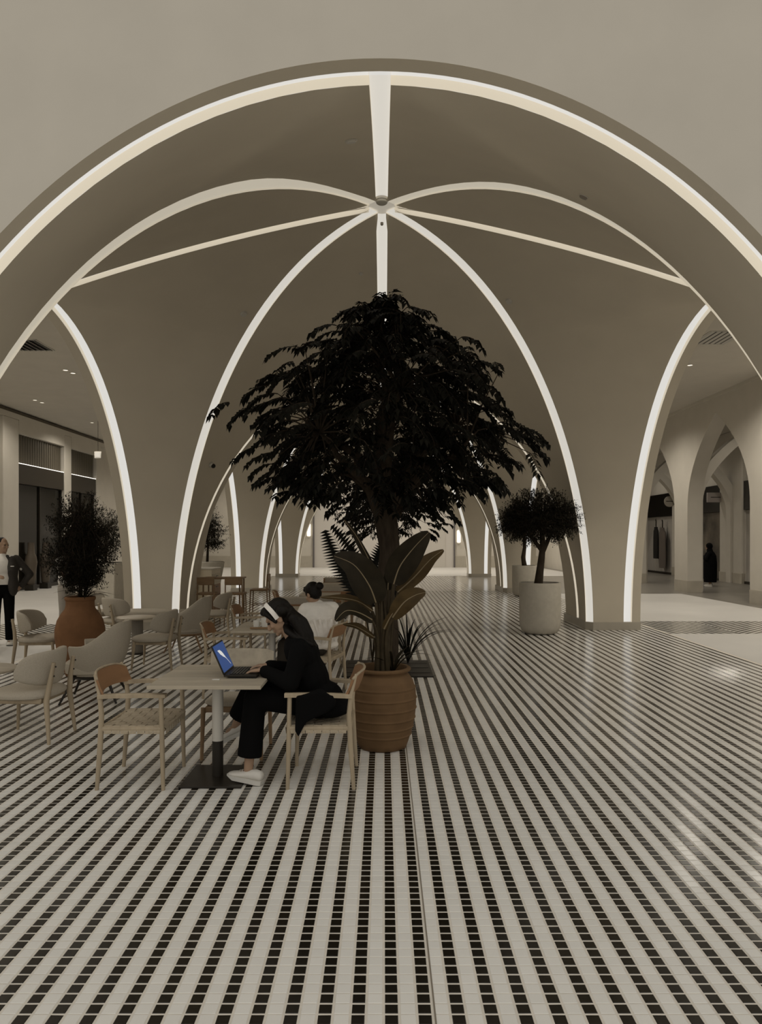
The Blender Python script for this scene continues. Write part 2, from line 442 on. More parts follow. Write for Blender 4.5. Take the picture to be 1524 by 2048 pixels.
        # the wall above the arch on its outer side
        if end >= OUT - .03:
            wl = MB(); e0 = curve(end, 0)
            top = [V((p.x, p.y, CEIL + (1.2 if k == 3 else 0.6))) for p in e0]
            wl.loft([e0, top], False, False)
            hw = 4.92 if k in (1, 3) else 4.85
            if k == 3: hw = 6.5
            zt = CEIL + (1.2 if k == 3 else .6)
            for sg in (-1, 1): wl.add([tr(end, sg * A, 0), tr(end, sg * hw, 0), tr(end, sg * hw, zt), tr(end, sg * A, zt)], [(0, 1, 2, 3)])
            nm = {0: 'wall_aisle_right', 2: 'wall_aisle_left', 1: 'wall_vault_end', 3: 'wall_front'}[k]
            o = wl.build(nm, plaster, smooth=0, fix=False, loc=(CX, center_y, 0)); tag(o, kind='structure')
    return root
bays = [vault(10.0, 4.08, 4.901, 4.85), vault(10.0 + PITCH, A_ARCH, 4.85, 4.85), vault(10.0 + 2 * PITCH, A_ARCH, 4.85, OUT)]
wb = bays[0].data; bvh = BVHTree.FromPolygons([V(q.co) + V((CX, 10.0, 0)) for q in wb.vertices], [tuple(p.vertices) for p in wb.polygons])
def on_vault(px, py):
    d = P(px, py, 1) - V((0, 0, EYE)); h = bvh.ray_cast(V((0, 0, EYE)), d.normalized())
    n = h[1]
    if n.dot(d) > 0: n = -n
    return h[0], n
# plinths round the feet of the piers
q = 3.955 * 1.0
def pier_poly(g=.008):
    a, b = 3.90 - g, 4.02 - g
    h = [(a, b), (b, a), (U, A_ARCH - g), (OUT + g, A_ARCH - g)]
    return h
for bay in range(4):
    yc = 10.0 + PITCH * (bay - .5)
    if bay == 0: continue
    for sg in (-1, 1):
        h = pier_poly(); half = PITCH / 2
        near = [(sg * x + CX, yc - half + y) for x, y in h]
        if bay < 3: far = [(sg * x + CX, yc + half - y) for x, y in reversed(h)]
        else: far = [(sg * (OUT + .008) + CX, yc + .08), (sg * (3.93 - .008) + CX, yc + .08)]
        extra = [(sg * (3.93 - .008) + CX, yc - half + U)] if bay == 3 else [(sg * (3.93 - .008) + CX, yc + half - U), (sg * (3.93 - .008) + CX, yc - half + U)]
        mb = MB(); mb.prism(near + far + extra, 0.0, .155)
        tag(mb.build('baseboard_pier', plinth_m, smooth=0), kind='structure')

# ------------------------------------------------------------------ outer ceilings and walls
tag(MB().box((9.6, 25, CEIL + .1), (9.5, 40.2, .2)).build('ceiling', plaster, smooth=0), kind='structure')
tag(MB().box((-9.0, 25, CEIL + .1), (8.3, 40.2, .2)).build('ceiling', plaster, smooth=0), kind='structure')
tag(MB().box((.0, 40, CEIL + .1), (10, 10.4, .2)).build('ceiling', plaster, smooth=0), kind='structure')

def arcade(x, th, openings, y0, y1, top, spring, apex, name, mat, parent=None):
    "wall along y with pointed arches, inner face at x and outer face at x + th"
    mb = MB(); pts = []
    edge = y0
    for a, b in openings:
        for xx in (x, x + th): mb.add([(xx, edge, 0), (xx, a, 0), (xx, a, top), (xx, edge, top)], [(0, 1, 2, 3)])
        c, hw = (a + b) / 2, (b - a) / 2; N = 16; prof = [(a, 0)]
        for i in range(N + 1):
            t = i / N; prof.append((c - hw * (1 - t ** 2.1) if i < N else c, spring + (apex - spring) * t))
        for i in range(N - 1, -1, -1):
            t = i / N; prof.append((c + hw * (1 - t ** 2.1), spring + (apex - spring) * t))
        prof.append((b, 0))
        mb.loft([[V((x, y, h)) for y, h in prof], [V((x + th, y, h)) for y, h in prof]], False, False)
        for xx in (x, x + th): mb.loft([[V((xx, y, h)) for y, h in prof[1:-1]], [V((xx, y, top)) for y, h in prof[1:-1]]], False, False)
        edge = b
    for xx in (x, x + th): mb.add([(xx, edge, 0), (xx, y1, 0), (xx, y1, top), (xx, edge, top)], [(0, 1, 2, 3)])
    return mb.build(name, mat, parent, smooth=30, fix=False)
ops = [(9.55, 13.55), (14.6, 18.6), (19.65, 23.7), (24.75, 28.75), (29.8, 33.8), (34.85, 38.85)]
wr = tag(arcade(9.85, .48, ops, 4, 45, CEIL, 2.7, 5.5, 'wall_right', plaster), kind='structure')
MB().box((9.84, 24.5, 6.0), (.05, 41, .1)).build('cornice', plaster, wr, 0)
for k in range(len(ops) - 1):
    a, b = ops[k][1], ops[k + 1][0]
    MB().box((10.09, (a + b) / 2, .19), (.50, b - a + .02, .38)).build('plinth', plinth_m, wr, 0)
# gallery ribs: cross arches behind every pier
def cross_arch(y, x0, x1, top, spring, apex, th, parent):
    mb = MB(); c, hw = (x0 + x1) / 2, (x1 - x0) / 2; prof = [(x0, 0)]; N = 14
    for i in range(N + 1): t = i / N; prof.append((c - hw * (1 - t ** 1.8) if i < N else c, spring + (apex - spring) * t))
    for i in range(N - 1, -1, -1): t = i / N; prof.append((c + hw * (1 - t ** 1.8), spring + (apex - spring) * t))
    prof.append((x1, 0))
    mb.loft([[V((x, y, h)) for x, h in prof], [V((x, y + th, h)) for x, h in prof]], False, False)
    outer = [(x + (x - c) * .16, h + (.28 if h > spring else 0)) for x, h in prof]
    for yy in (y, y + th): mb.loft([[V((x, yy, h)) for x, h in prof], [V((x, yy, h)) for x, h in outer]], False, False)
    return mb.build('cross_arch', plaster, parent, smooth=30, fix=False)
for k in range(len(ops) - 1): cross_arch((ops[k][1] + ops[k + 1][0]) / 2 - .2, 10.5, 13.8, CEIL, 3.0, 5.2, .4, wr)
# right hand shop wall
XS = 14.0
wsr = MB(); wsr.box((XS + .35, 25, 3.05), (.5, 42, 6.1)); wsr = tag(wsr.build('wall_shops_right', plaster, smooth=0), kind='structure')
for y0, y1 in ((28.3, 30.2), (34.5, 35.2), (40.2, 45), (24.0, 24.9)):
    MB().box((XS, (y0 + y1) / 2, 3.05), (.24, y1 - y0, 6.0), ch=.03).build('pilaster', plaster, wsr, 0)
    MB().box((XS - .01, (y0 + y1) / 2, .2), (.26, y1 - y0 + .02, .4)).build('plinth', plinth_m, wsr, 0)
shopglass = M('shop_glass', (.03, .028, .024), .12, .5)
poster_m = M('brown_poster', (.10, .085, .065), .4, .4, .75, 1.3)
paleback = M('pale_shop_back', (.40, .375, .34), .5, .3, .1, .8)
def rwindow(n, y0, y1, backmat):
    o = MB().box((XS + .06, (y0 + y1) / 2, 1.43), (.04, y1 - y0, 2.86)).build('window_%d' % n, backmat, smooth=0); tag(o, kind='structure')
    MB().box((XS + .02, (y0 + y1) / 2, 3.43), (.16, y1 - y0, 1.12)).build('sign_band', black_m, o, 0)
    MB().box((XS + .02, (y0 + y1) / 2, .05), (.12, y1 - y0, .1)).build('window_sill', darkmet, o, 0)
    for t in (0, .5, 1): MB().box((XS + .03, y0 + (y1 - y0) * t, 1.43), (.05, .05, 2.86)).build('mullion', whitemet, o, 0)
    return o
rw1 = rwindow(1, 30.2, 34.5, poster_m); rw2 = rwindow(2, 35.2, 40.2, paleback); rw3 = rwindow(3, 24.9, 28.3, paleback)
# left hand shop wall
XL = -12.2
wl_ = MB(); wl_.box((XL - .55, 25, 3.05), (.5, 42, 6.1)); wl_ = tag(wl_.build('wall_left', plaster, smooth=0), kind='structure')
for y0, y1 in ((23.4, 24.4), (27.9, 28.5), (31.0, 31.45), (18.0, 19.0)):
    MB().box((XL - .16, (y0 + y1) / 2, 2.86), (.32, y1 - y0, 5.72), ch=.02).build('pilaster', plaster, wl_, 0)
for y0, y1 in ((24.4, 27.9), (28.5, 31.0)):
    MB().box((XL - .16, (y0 + y1) / 2, 5.5), (.32, y1 - y0, .44)).build('lintel', plaster, wl_, 0)
MB().box((XL - .17, 25, 5.81), (.34, 42, .18)).build('frieze', plaster, wl_, 0); MB().box((XL - .2, 25, 5.955), (.3, 42, .11)).build('shadow_gap', M('shadow_gap', (.12, .10, .075), .8), wl_, 0)  # dark top strip: shade inside the gap is put into its colour
led_thin = M('thin_led', (.5, .5, .5), .5, emit=(1, .94, .84), estr=1.5)
flute = M('fluted_metal', (.11, .095, .07), .4, .5)
glassdark = M('dark_glass', (.007, .006, .004), .12, .25)
for n, (y0, y1) in enumerate(((24.4, 27.9), (28.5, 31.0))):
    c = (y0 + y1) / 2; L = y1 - y0
    o = MB().box((XL - .20, c, 1.8), (.05, L, 3.6)).build('window_%d' % (4 + n), glassdark, smooth=0); tag(o, kind='structure')
    MB().box((XL - .14, c, 3.95), (.2, L, .68)).build('dark_fascia', M('brown_fascia', (.03, .024, .017), .4), o, 0)
    MB().box((XL - .06, c, 4.285), (.06, L, .022)).build('light_line', led_thin, o, 0)
    fm = MB(); cnt = int(L / .17)
    for k in range(cnt): fm.tube([(XL - .2, y0 + (k + .5) * L / cnt, 4.3), (XL - .2, y0 + (k + .5) * L / cnt, 5.28)], .08, 8)
    tag(fm.build('fluted_valance', flute, o), kind='stuff')
    MB().box((XL - .15, c, .06), (.14, L, .12)).build('window_sill', darkmet, o, 0)
    for t in (.0, .5, 1): MB().box((XL - .15, y0 + L * t, 1.8), (.06, .05, 3.6)).build('mullion', darkmet, o, 0)
# far shop on the left, bright
fs_ = tag(MB().box((-11.2, 39.5, 3.02), (2.5, .3, 6.04)).build('wall_far_left', plaster, smooth=0), kind='structure')
# end wall
wbk = tag(MB().box((0, 44.9, 3.05), (29, .4, 6.1)).build('wall_back', plaster, smooth=0), kind='structure')
MB().box((0, 44.68, 2.75), (8.55, .08, 5.5)).build('hoarding_panel', M('hoarding', (.56, .53, .49), .6, .3), wbk, 0)
for x in (-4.3, 4.3): MB().box((x, 44.62, 2.75), (.09, .12, 5.5)).build('hoarding_edge', M('hoarding_edge', (.12, .11, .11), .6), wbk, 0)
dr = tag(MB().box((3.0, 44.63, 1.15), (1.5, .05, 2.3)).build('door_1', M('hoarding_door', (.53, .50, .455), .6, .3), smooth=0), kind='structure')
MB().box((2.38, 44.58, 1.05), (.03, .05, .5)).build('door_handle', darkmet, dr, 0)
for x0, x1 in ((-14, -4.35), (4.35, 14)): MB().box(((x0 + x1) / 2, 44.66, .35), (x1 - x0, .08, .7)).build('plinth', plinth_m, wbk, 0)
MB().box(((683 - HORX) / F * 44.6, 44.63, 2.05), (.62, .02, .07)).build('wall_lettering', darkmet, wbk, 0)

# ------------------------------------------------------------------ ceiling lamps
def downlight(x, y, label, group=None, k=1.0):
    o = thing('ceiling_downlight', label, 'downlight', (x, y, CEIL), 0, group)
    MB().lathe([(.09, .0), (.09, -.012), (.066, -.012), (.062, -.004)], 20, caps=False).build('trim_ring', whitemet, o)
    MB().lathe([(.001, -.004), (.063, -.004)], 20, caps=False).build('lens', glow_m, o)
    l = bpy.data.lights.new('downlight_beam', 'SPOT'); l.energy = DOWN_W * k * (.72 if x < -5 else 1); l.spot_size = math.radians(152); l.spot_blend = .7; l.shadow_soft_size = .08; l.color = (1, .92, .80)
    lo = bpy.data.objects.new('downlight_beam', l); COL.objects.link(lo); lo.parent = o; lo.location = (0, 0, -.03)
    return o
def ceilpt(px, py):
    y = F * (CEIL - EYE) / (HORY - py); return ((px - HORX) / F * y, y)
for (px, py), lb in (((131, 740), 'small round ceiling downlight, upper of the pair nearest the white arch'), ((146, 746), 'small round ceiling downlight, lower of the pair nearest the white arch'),
                     ((70, 800), 'small round ceiling downlight over the fluted shopfront, outer of its pair'), ((84, 805), 'small round ceiling downlight over the fluted shopfront, inner of its pair'),
                     ((184, 845), 'lone small ceiling downlight above the hanging square sign'), ((1380, 730), 'lone small ceiling downlight below the slatted vent, beside the white rib')):
    downlight(*ceilpt(px, py), lb, None, .3 if py in (800, 805) else .8)
for x, ys in ((-8.6, (8, 11.5, 15, 28, 33, 38, 42)), (7.4, (8, 11.5, 24, 28.5, 33, 38, 42)), (8.9, (16.8,)), (12.0, (17, 22, 26.5, 32, 37)), (-2.2, (38, 42)), (2.2, (38, 42))):  # further downlights added to brighten aisles, gallery and end area
    where = 'left aisle ceiling along the dark shopfronts' if x < -5 else 'gallery ceiling behind the right arcade' if x > 10 else 'right aisle ceiling beside the arcade' if x > 5 else 'ceiling in front of the end wall'
    for y in ys: downlight(x, y, 'added fill downlight in the ' + where, 'added fill downlights of the ' + where, .3 if x > 10 else 1.0)

# ------------------------------------------------------------------ furniture
def armchair_wood(name, label, straps=True, group=None):
    "facing +x"
    t = thing(name, label, 'chair', group=group)
    for sy in (-1, 1):
        y = sy * .262
        MB().tube([(.215, y, 0), (.208, y, .30), (.20, y, .648)], [.0135, .017, .016], 10).build('leg', oak, t)
        MB().tube([(-.245, y, 0), (-.222, y, .30), (-.212, y, .52), (-.225, y, .66), (-.262, y * .97, .80)], [.0135, .019, .018, .016, .010], 10).build('leg', oak, t)
        a = MB()
        path = [(-.235, y, .648), (-.10, y + sy * .006, .655), (.08, y + sy * .004, .657), (.235, y, .655)]
        a.loft([[V((p[0], p[1] - .024, p[2] - .013)), V((p[0], p[1] + .024, p[2] - .013)), V((p[0], p[1] + .024, p[2] + .010)), V((p[0], p[1] + .018, p[2] + .015)), V((p[0], p[1] - .018, p[2] + .015)), V((p[0], p[1] - .024, p[2] + .010))] for p in path])
        a.build('armrest', oak, t)
        MB().tube([(-.22, y, .425), (.205, y, .425)], .016, 8, flat=1.25).build('seat_rail', oak, t)
    MB().tube([(-.218, -.25, .425), (-.218, .25, .425)], .016, 8).build('seat_rail', oak, t)
    MB().tube([(.207, -.25, .415), (.207, .25, .415)], .018, 8).build('seat_rail', oak, t)
    bk = MB(); loops = []
    for i in range(17):
        f = i / 16 * 2 - 1; y = f * .278; bx = -.305 + .075 * abs(f) ** 2.2
        zl, zh = .655 + .012 * (1 - f * f), .80 - .035 * abs(f) ** 5
        loops.append([V((bx + .030, y, zl)), V((bx + .046, y, zl)), V((bx + .020, y, (zl + zh) / 2)), V((bx + .002, y, zh - .004)), V((bx - .008, y, zh)), V((bx - .014, y, zh - .006)), V((bx + .004, y, (zl + zh) / 2))])
    bk.loft(loops); bo = bk.build('backrest', walnut, t)
    rim = MB(); rim.tube([V((l[4].x, l[4].y, l[4].z + .003)) for l in loops], .009, 6); rim.build('edge_band', oak, bo)
    if straps:
        n = 7; st = MB(); w_ = .40 / n
        for k in range(n):
            x = -.195 + (k + .5) * w_; pts = []
            for j in range(29):
                f = j / 28 * 2 - 1
                pts.append((f * .262, .447 - .016 * (1 - f * f) + .004 * math.sin(j / 28 * PI * n + k * PI)))
            full = [(-.27, .395)] + [(-.277, .43)] + pts + [(.277, .43), (.27, .395)]
            mb = MB(); mb.loft([[V((x - w_ * .46, a, b)), V((x + w_ * .46, a, b)), V((x + w_ * .46, a, b - .004)), V((x - w_ * .46, a, b - .004))] for a, b in full])
            mb.build('seat_strap', weave, t, 60)
        m2 = 9; w2 = .50 / m2
        for k in range(m2):
            y = -.25 + (k + .5) * w2; pts = []
            for j in range(25):
                f = j / 24 * 2 - 1
                pts.append((f * .21, .446 - .016 * (1 - (y / .262) ** 2) - .004 * math.sin((f + 1) / 2 * PI * n) * (1 if k % 2 else -1)))
            full = [(-.222, .40), (-.23, .43)] + pts + [(.232, .43), (.228, .385)]
            mb = MB(); mb.loft([[V((a, y - w2 * .46, b)), V((a, y + w2 * .46, b)), V((a, y + w2 * .46, b - .004)), V((a, y - w2 * .46, b - .004))] for a, b in full])
            mb.build('seat_strap', weave, t, 60)
    else:
        MB().box((0, 0, .435), (.43, .51, .035), ch=.012).build('seat', weave, t)
    return t

def sweep(thetas, fn, caps=True):
    mb = MB(); mb.loft([fn(th) for th in thetas], True, caps); return mb

def pad(hx, hy, z0, z1, p=3.0, n=36, dome=.02):
    "rounded cushion"
    mb = MB(); loops = []
    for s_, z in ((.90, z0), (.98, z0 + .012), (1.0, (z0 + z1) / 2), (.985, z1 - .018), (.93, z1 - .004), (.75, z1 + dome * .5), (.4, z1 + dome), (.05, z1 + dome * 1.1)):
        l = []
        for k in range(n):
            a = 2 * PI * k / n; c, s = math.cos(a), math.sin(a)
            l.append(V((hx * s_ * math.copysign(abs(c) ** (2 / p), c), hy * s_ * math.copysign(abs(s) ** (2 / p), s), z)))
        loops.append(l)
    mb.loft(loops); return mb

def lounge_chair(name, label, group=None, legs=oak):
    "upholstered dining chair, facing +x"
    t = thing(name, label, 'chair', group=group)
    pad(.285, .29, .375, .435, 2.7).build('seat', fabric, t)
    fr = MB(); fr.box((0, -.20, .36), (.44, .03, .05), ch=.008); fr.box((0, .20, .36), (.44, .03, .05), ch=.008); fr.box((-.2, 0, .36), (.03, .42, .05), ch=.008); fr.box((.2, 0, .36), (.03, .42, .05), ch=.008)
    fr.build('seat_frame', legs, t)
    def sec(th):
        e = abs(th - PI) / math.radians(78); zl = .475 + .075 * e ** 2.5; zh = .785 - .035 * e ** 2 - .12 * e ** 8
        pts = []; m = 10; tk = .030 * (1 - .35 * e ** 6); c0 = .03
        for k in range(m * 2):
            a = 2 * PI * k / (m * 2); z = (zl + zh) / 2 - (zh - zl) / 2 * math.copysign(abs(math.cos(a)) ** .6, math.cos(a))
            r = .262 + .15 * (z - .45) + tk * math.copysign(abs(math.sin(a)) ** .6, math.sin(a))
            pts.append(V((c0 + r * math.cos(th) * 1.0, r * math.sin(th) * 1.04, z)))
        return pts
    sweep([PI + math.radians(78) * (i / 20 * 2 - 1) for i in range(21)], sec).build('backrest', fabric, t, 60)
    for sy in (-1, 1):
        MB().tube([(.235, sy * .235, 0), (.205, sy * .205, .38)], [.012, .021], 10).build('leg', legs, t)
        l = MB(); pth = [(-.30, sy * .235, 0), (-.262, sy * .205, .36), (-.282, sy * .18, .52), (-.312, sy * .175, .685)]
        l.tube(pth, [.014, .025, .022, .017], 10); lo = l.build('leg', legs, t)
        for z, x in ((.57, -.315), (.65, -.330)): MB().ell((x, sy * .178, z), (.006, .008, .008)).build('bolt', darkmet, lo)
    return t

def tub_chair(name, label, legmat, group=None):
    "low armchair with a wrap-round shell, facing +x"
    t = thing(name, label, 'armchair', group=group); span = math.radians(122)
    def top(e): return .845 - .235 * sst(.25, .85, e)
    def sec(th):
        e = abs(th - PI) / span; zt = top(e); outer, inner = [], []; n = 9
        for k in range(n):
            z = .255 + (zt - .255) * k / (n - 1); r = .225 + .135 * math.sin(min(1, (z - .255) / .42) * PI / 2) + .06 * max(0, z - .55)
            outer.append((r, z)); inner.append((max(.12, r - .048), z if k else z + .05))
        prof = outer[:-1] + [(outer[-1][0] - .008, zt - .004), (outer[-1][0] - .024, zt + .006), (inner[-1][0] + .008, zt - .004)] + inner[::-1][1:]
        return [V((.03 + r * math.cos(th) * 1.02, r * math.sin(th) * 1.0, z)) for r, z in prof]
    sweep([PI + span * (i / 30 * 2 - 1) for i in range(31)], sec).build('shell', fabric, t, 60)
    pad(.27, .27, .30, .43, 2.6).build('seat', fabric, t).location = (.05, 0, 0)
    MB().lathe([(.10, .235), (.225, .245), (.25, .27), (.22, .30)], 28, c=(.03, 0, 0)).build('seat_base', legmat if legmat is darkmet else walnut2, t)
    for sx in (-1, 1):
        for sy in (-1, 1): MB().tube([(.03 + sx * .29, sy * .27, 0), (.03 + sx * .17, sy * .16, .26)], [.011, .019], 8).build('leg', legmat, t)
    return t

def panel_chair(name, label, group=None):
    "armless chair with a wide veneer back, facing +x"
    t = thing(name, label, 'chair', group=group)
    pad(.225, .245, .415, .455, 3.2, dome=.012).build('seat', fabric, t)
    fr = MB()
    for sy in (-1, 1): fr.box((0, sy * .2, .395), (.42, .025, .045), ch=.006)
    for sx in (-1, 1): fr.box((sx * .2, 0, .395), (.025, .40, .045), ch=.006)
    fr.build('seat_frame', walnut2, t)
    for sy in (-1, 1):
        MB().tube([(.215, sy * .235, 0), (.205, sy * .225, .41)], [.014, .019], 10).build('leg', walnut2, t)
        MB().tube([(-.255, sy * .235, 0), (-.225, sy * .23, .42), (-.265, sy * .215, .74)], [.014, .019, .014], 10).build('leg', walnut2, t)
    loops = []
    for i in range(15):
        f = i / 14 * 2 - 1; bx = -.30 + .05 * f * f; y = f * .265; c = .02 * abs(f) ** 8
        loops.append([V((bx + .045, y, .62 + c)), V((bx + .062, y, .62 + c)), V((bx + .018, y, .805 - c)), V((bx, y, .805 - c))])
    mb = MB(); mb.loft(loops); mb.build('backrest', oak_t, t, 60)
    return t

def bench(name, label, W=1.0, group=None):
    "wood framed settle with cushions, facing +x (back seen from -x)"
    t = thing(name, label, 'bench', group=group)
    MB().box((0, 0, .40), (.50, W, .04), ch=.008).build('seat_board', walnut, t)
    MB().box((.02, 0, .455), (.46, W - .04, .07), ch=.02).build('seat_cushion', fabric, t)
    MB().box((-.245, 0, .60), (.025, W, .22), ch=.006).build('back_board', walnut, t)
    MB().box((-.20, 0, .70), (.06, W - .04, .26), ch=.025).build('back_cushion', fabric, t)
    for sx in (-1, 1):
        for sy in (-1, 1): MB().tube([(sx * .22, sy * (W / 2 - .05), 0), (sx * .215, sy * (W / 2 - .06), .40)], [.014, .02], 8).build('leg', walnut2, t)
    for sy in (-1, 1): MB().box((-.255, sy * (W / 2 - .04), .60), (.03, .04, .42), ch=.006).build('back_post', walnut2, t)
    return t

def pole_table(name, label, wx, wy, group=None, h=.75):
    t = thing(name, label, 'table', group=group)
    top = MB().box((0, 0, h - .016), (wx - .02, wy - .02, .018)).build('tabletop', walnut2, t, 0)
    n = 5
    for k in range(n):
        y = -wy / 2 + (k + .5) * wy / n
        MB().box((0, y, h - .0125), (wx, wy / n - .0016, .025), ch=.0025).build('plank', oak_t, top, 0)
    MB().box((0, 0, h - .034), (.34, .34, .016), ch=.004).build('mounting_plate', darkmet, t, 0)
    MB().tube([(0, 0, .27), (0, 0, h - .03)], .0405, 24).build('pole', whitemet, t)
    MB().tube([(0, 0, .012), (0, 0, .275)], .040, 24).build('pole_sleeve', darkmet, t)
    MB().box((0, 0, .007), (.44, .50, .014), ch=.004).build('base_plate', darkmet, t, 0)
    return t

def round_table(name, label, loc, h=.47, r=.33, group=None):
    t = thing(name, label, 'table', loc, 0, group)
    MB().lathe([(.02, h), (r - .012, h), (r, h - .008), (r, h - .018), (r - .02, h - .028), (.02, h - .028)], 40).build('tabletop', oak_t, t)
    MB().lathe([(.085, 0), (.085, h - .03)], 28).build('drum_base', M('grey_drum', (.20, .18, .15), .6), t)
    MB().lathe([(.15, 0), (.15, .012), (.08, .02)], 28).build('foot_plate', darkmet, t)
    return t

# laptop table group
tb = pole_table('cafe_table', 'square oak table with white pole, an open laptop on it', .77, .84, 'square pole tables'); tb.location = (-1.215, 5.335, 0)
ch1 = armchair_wood('dining_armchair', 'empty oak armchair with woven strap seat, nearest the camera beside the laptop table', True, 'wooden armchairs'); ch1.location = (-1.745, 5.32, 0)
ch2 = dup(ch1, (-.455, 5.335, 0), PI, 'oak armchair in which the woman in black sits at the laptop')
ch3 = panel_chair('panel_back_chair', 'armless chair with wide pale veneer back on the far side of the laptop table', 'panel back chairs'); ch3.location = (-1.20, 5.96, 0); ch3.rotation_euler = (0, 0, -PI / 2)
# second table group
tb2 = dup(tb, (-1.27, 8.28, 0), 0, 'square oak table with a tray and white cups on it')
ch4 = dup(ch1, (-1.74, 8.22, 0), math.radians(3), 'empty oak armchair at the foot of the table with the white cups')
ch5 = dup(ch1, (-.74, 8.25, 0), PI - math.radians(14), 'oak armchair in which the person in the white top sits')
# lounge chairs
lc = lounge_chair('lounge_chair', 'beige upholstered chair with two bolted back brackets, closest to the camera at the picture edge', 'beige upholstered chairs'); lc.location = (-3.12, 6.42, 0); lc.rotation_euler = (0, 0, PI - .05)
dup(lc, (-3.10, 9.88, 0), PI - .02, 'beige upholstered chair between the two wrap-round armchairs')
dup(lc, (-4.62, 9.85, 0), .12, 'beige upholstered chair left of the orange terracotta jar')
dup(lc, (-5.3, 13.3, 0), -.5, 'beige upholstered chair with wide curved back behind the orange jar, against the lit rib')
dup(lc, (-4.35, 12.1, 0), .9, 'beige upholstered chair half hidden right behind the orange jar')
dup(lc, (-3.05, 13.2, 0), PI, 'beige upholstered chair behind the farther wrap-round armchair, in front of the cabinet')
dup(lc, (-4.65, 7.3, 0), .2, 'beige upholstered chair cut by the picture edge across the small round table')
tc = tub_chair('tub_armchair', 'beige wrap-round armchair with dark legs just in front of the orange jar', darkmet, 'wrap-round armchairs'); tc.location = (-3.12, 7.95, 0); tc.rotation_euler = (0, 0, PI + .12)
tc2 = tub_chair('tub_armchair', 'beige wrap-round armchair with wooden legs, the farther of the two', walnut2, 'wrap-round armchairs'); tc2.location = (-3.05, 11.4, 0); tc2.rotation_euler = (0, 0, PI + .05)
bn = thing('upholstered_bench', 'low pale backless bench at the foot of the big lit pier', 'bench', (-4.35, 13.2, 0))
pad(.52, .24, .38, .455, 4).build('seat', fabric, bn); MB().box((0, 0, .365), (.9, .36, .03), ch=.006).build('seat_frame', walnut2, bn)
for sx in (-1, 1):
    for sy in (-1, 1): MB().tube([(sx * .42, sy * .17, 0), (sx * .39, sy * .15, .36)], [.014, .02], 8).build('leg', walnut2, bn)
round_table('side_table', 'small round table cut by the picture edge, beside the nearest beige chair', (-3.98, 7.15, 0), .47, .36, 'small round tables')
round_table('side_table', 'small table with grey drum base before the big lit pier', (-3.75, 11.1, 0), .56, .30, 'small round tables')
# farther dining rows
far = armchair_wood('dining_armchair', 'reddish wooden armchair at the third table, behind the table with the cups', False, 'wooden armchairs'); far.location = (-1.85, 10.35, 0)
pt3 = pole_table('cafe_table', 'small oak table in the third row, behind the table with the cups', .7, .7, 'square pole tables'); pt3.location = (-1.28, 10.4, 0)
bb = bench('wooden_bench', 'wooden bench with beige cushions, nearest of the three bench rows', .92, 'benches with cushions'); bb.location = (-1.2, 11.75, 0); bb.rotation_euler = (0, 0, PI / 2)
dup(bb, (-1.05, 14.6, 0), PI / 2, 'wooden bench with beige cushions, middle of the three bench rows')
dup(bb, (-1.0, 17.6, 0), PI / 2, 'wooden bench with beige cushions, farthest of the three bench rows')
dup(pt3, (-1.15, 13.2, 0), 0, 'small oak table between the first and second bench row')
dup(pt3, (-1.05, 16.2, 0), 0, 'small oak table between the second and third bench row')
dup(far, (-1.72, 13.3, 0), .1, 'reddish wooden armchair beside the table between the bench rows')
dup(far, (-.55, 13.3, 0), PI, 'reddish wooden armchair behind the banana plant, nearer of two')
dup(far, (-.5, 16.3, 0), PI, 'reddish wooden armchair behind the banana plant, farther of two')
dup(far, (-.86, 10.42, 0), PI + .05, 'reddish wooden armchair hidden behind the banana leaves at the third table')

def bar_stool(name, label, group):
    t = thing(name, label, 'stool', group=group)
    MB().box((0, 0, .64), (.38, .40, .04), ch=.012).build('seat', walnut2, t)
    MB().box((-.19, 0, .90), (.03, .36, .16), ch=.01).build('backrest', walnut2, t)
    for sx in (-1, 1):
        for sy in (-1, 1):
            tp = .98 if sx < 0 else .63
            MB().tube([(sx * .20, sy * .185, 0), (sx * .175, sy * .17, .63), (sx * .185, sy * .165, tp)], [.011, .014, .012], 8).build('leg', walnut2, t)
        MB().tube([(sx * .19, -.18, .26), (sx * .19, .18, .26)], .009, 6).build('stretcher', walnut2, t)
    for sy in (-1, 1): MB().tube([(-.19, sy * .18, .32), (.19, sy * .18, .32)], .009, 6).build('stretcher', walnut2, t)
    return t
bs = bar_stool('bar_stool', 'tall wooden stool standing free at the right end of the high table', 'high stools'); bs.location = (-2.70, 15.9, 0); bs.rotation_euler = (0, 0, PI)
dup(bs, (-3.0, 14.75, 0), PI * .5, 'tall wooden stool nearest the camera at the high table')
dup(bs, (-3.55, 14.75, 0), PI * .48, 'tall wooden stool at the high table next to the white cabinet')
ht = thing('high_table', 'narrow high wooden table with stools beside the white cabinet', 'table', (-3.4, 15.5, 0))
MB().box((0, 0, .915), (.85, .55, .03), ch=.006).build('tabletop', walnut2, ht)
for sx in (-1, 1):
    for sy in (-1, 1): MB().tube([(sx * .38, sy * .23, 0), (sx * .38, sy * .23, .9)], .017, 8).build('leg', walnut2, ht)
    MB().tube([(sx * .38, -.23, .2), (sx * .38, .23, .2)], .012, 6).build('stretcher', walnut2, ht)
cb = thing('service_cabinet', 'waist-high beige cabinet with wooden drawer side behind the farther armchair', 'cabinet', (-4.08, 16.45, 0))
MB().box((0, 0, .54), (.60, .84, 1.06), ch=.008).build('body', M('cabinet_laminate', (.66, .59, .47), .6), cb)
MB().box((0, 0, 1.08), (.63, .87, .025), ch=.006).build('worktop', whitemet, cb)
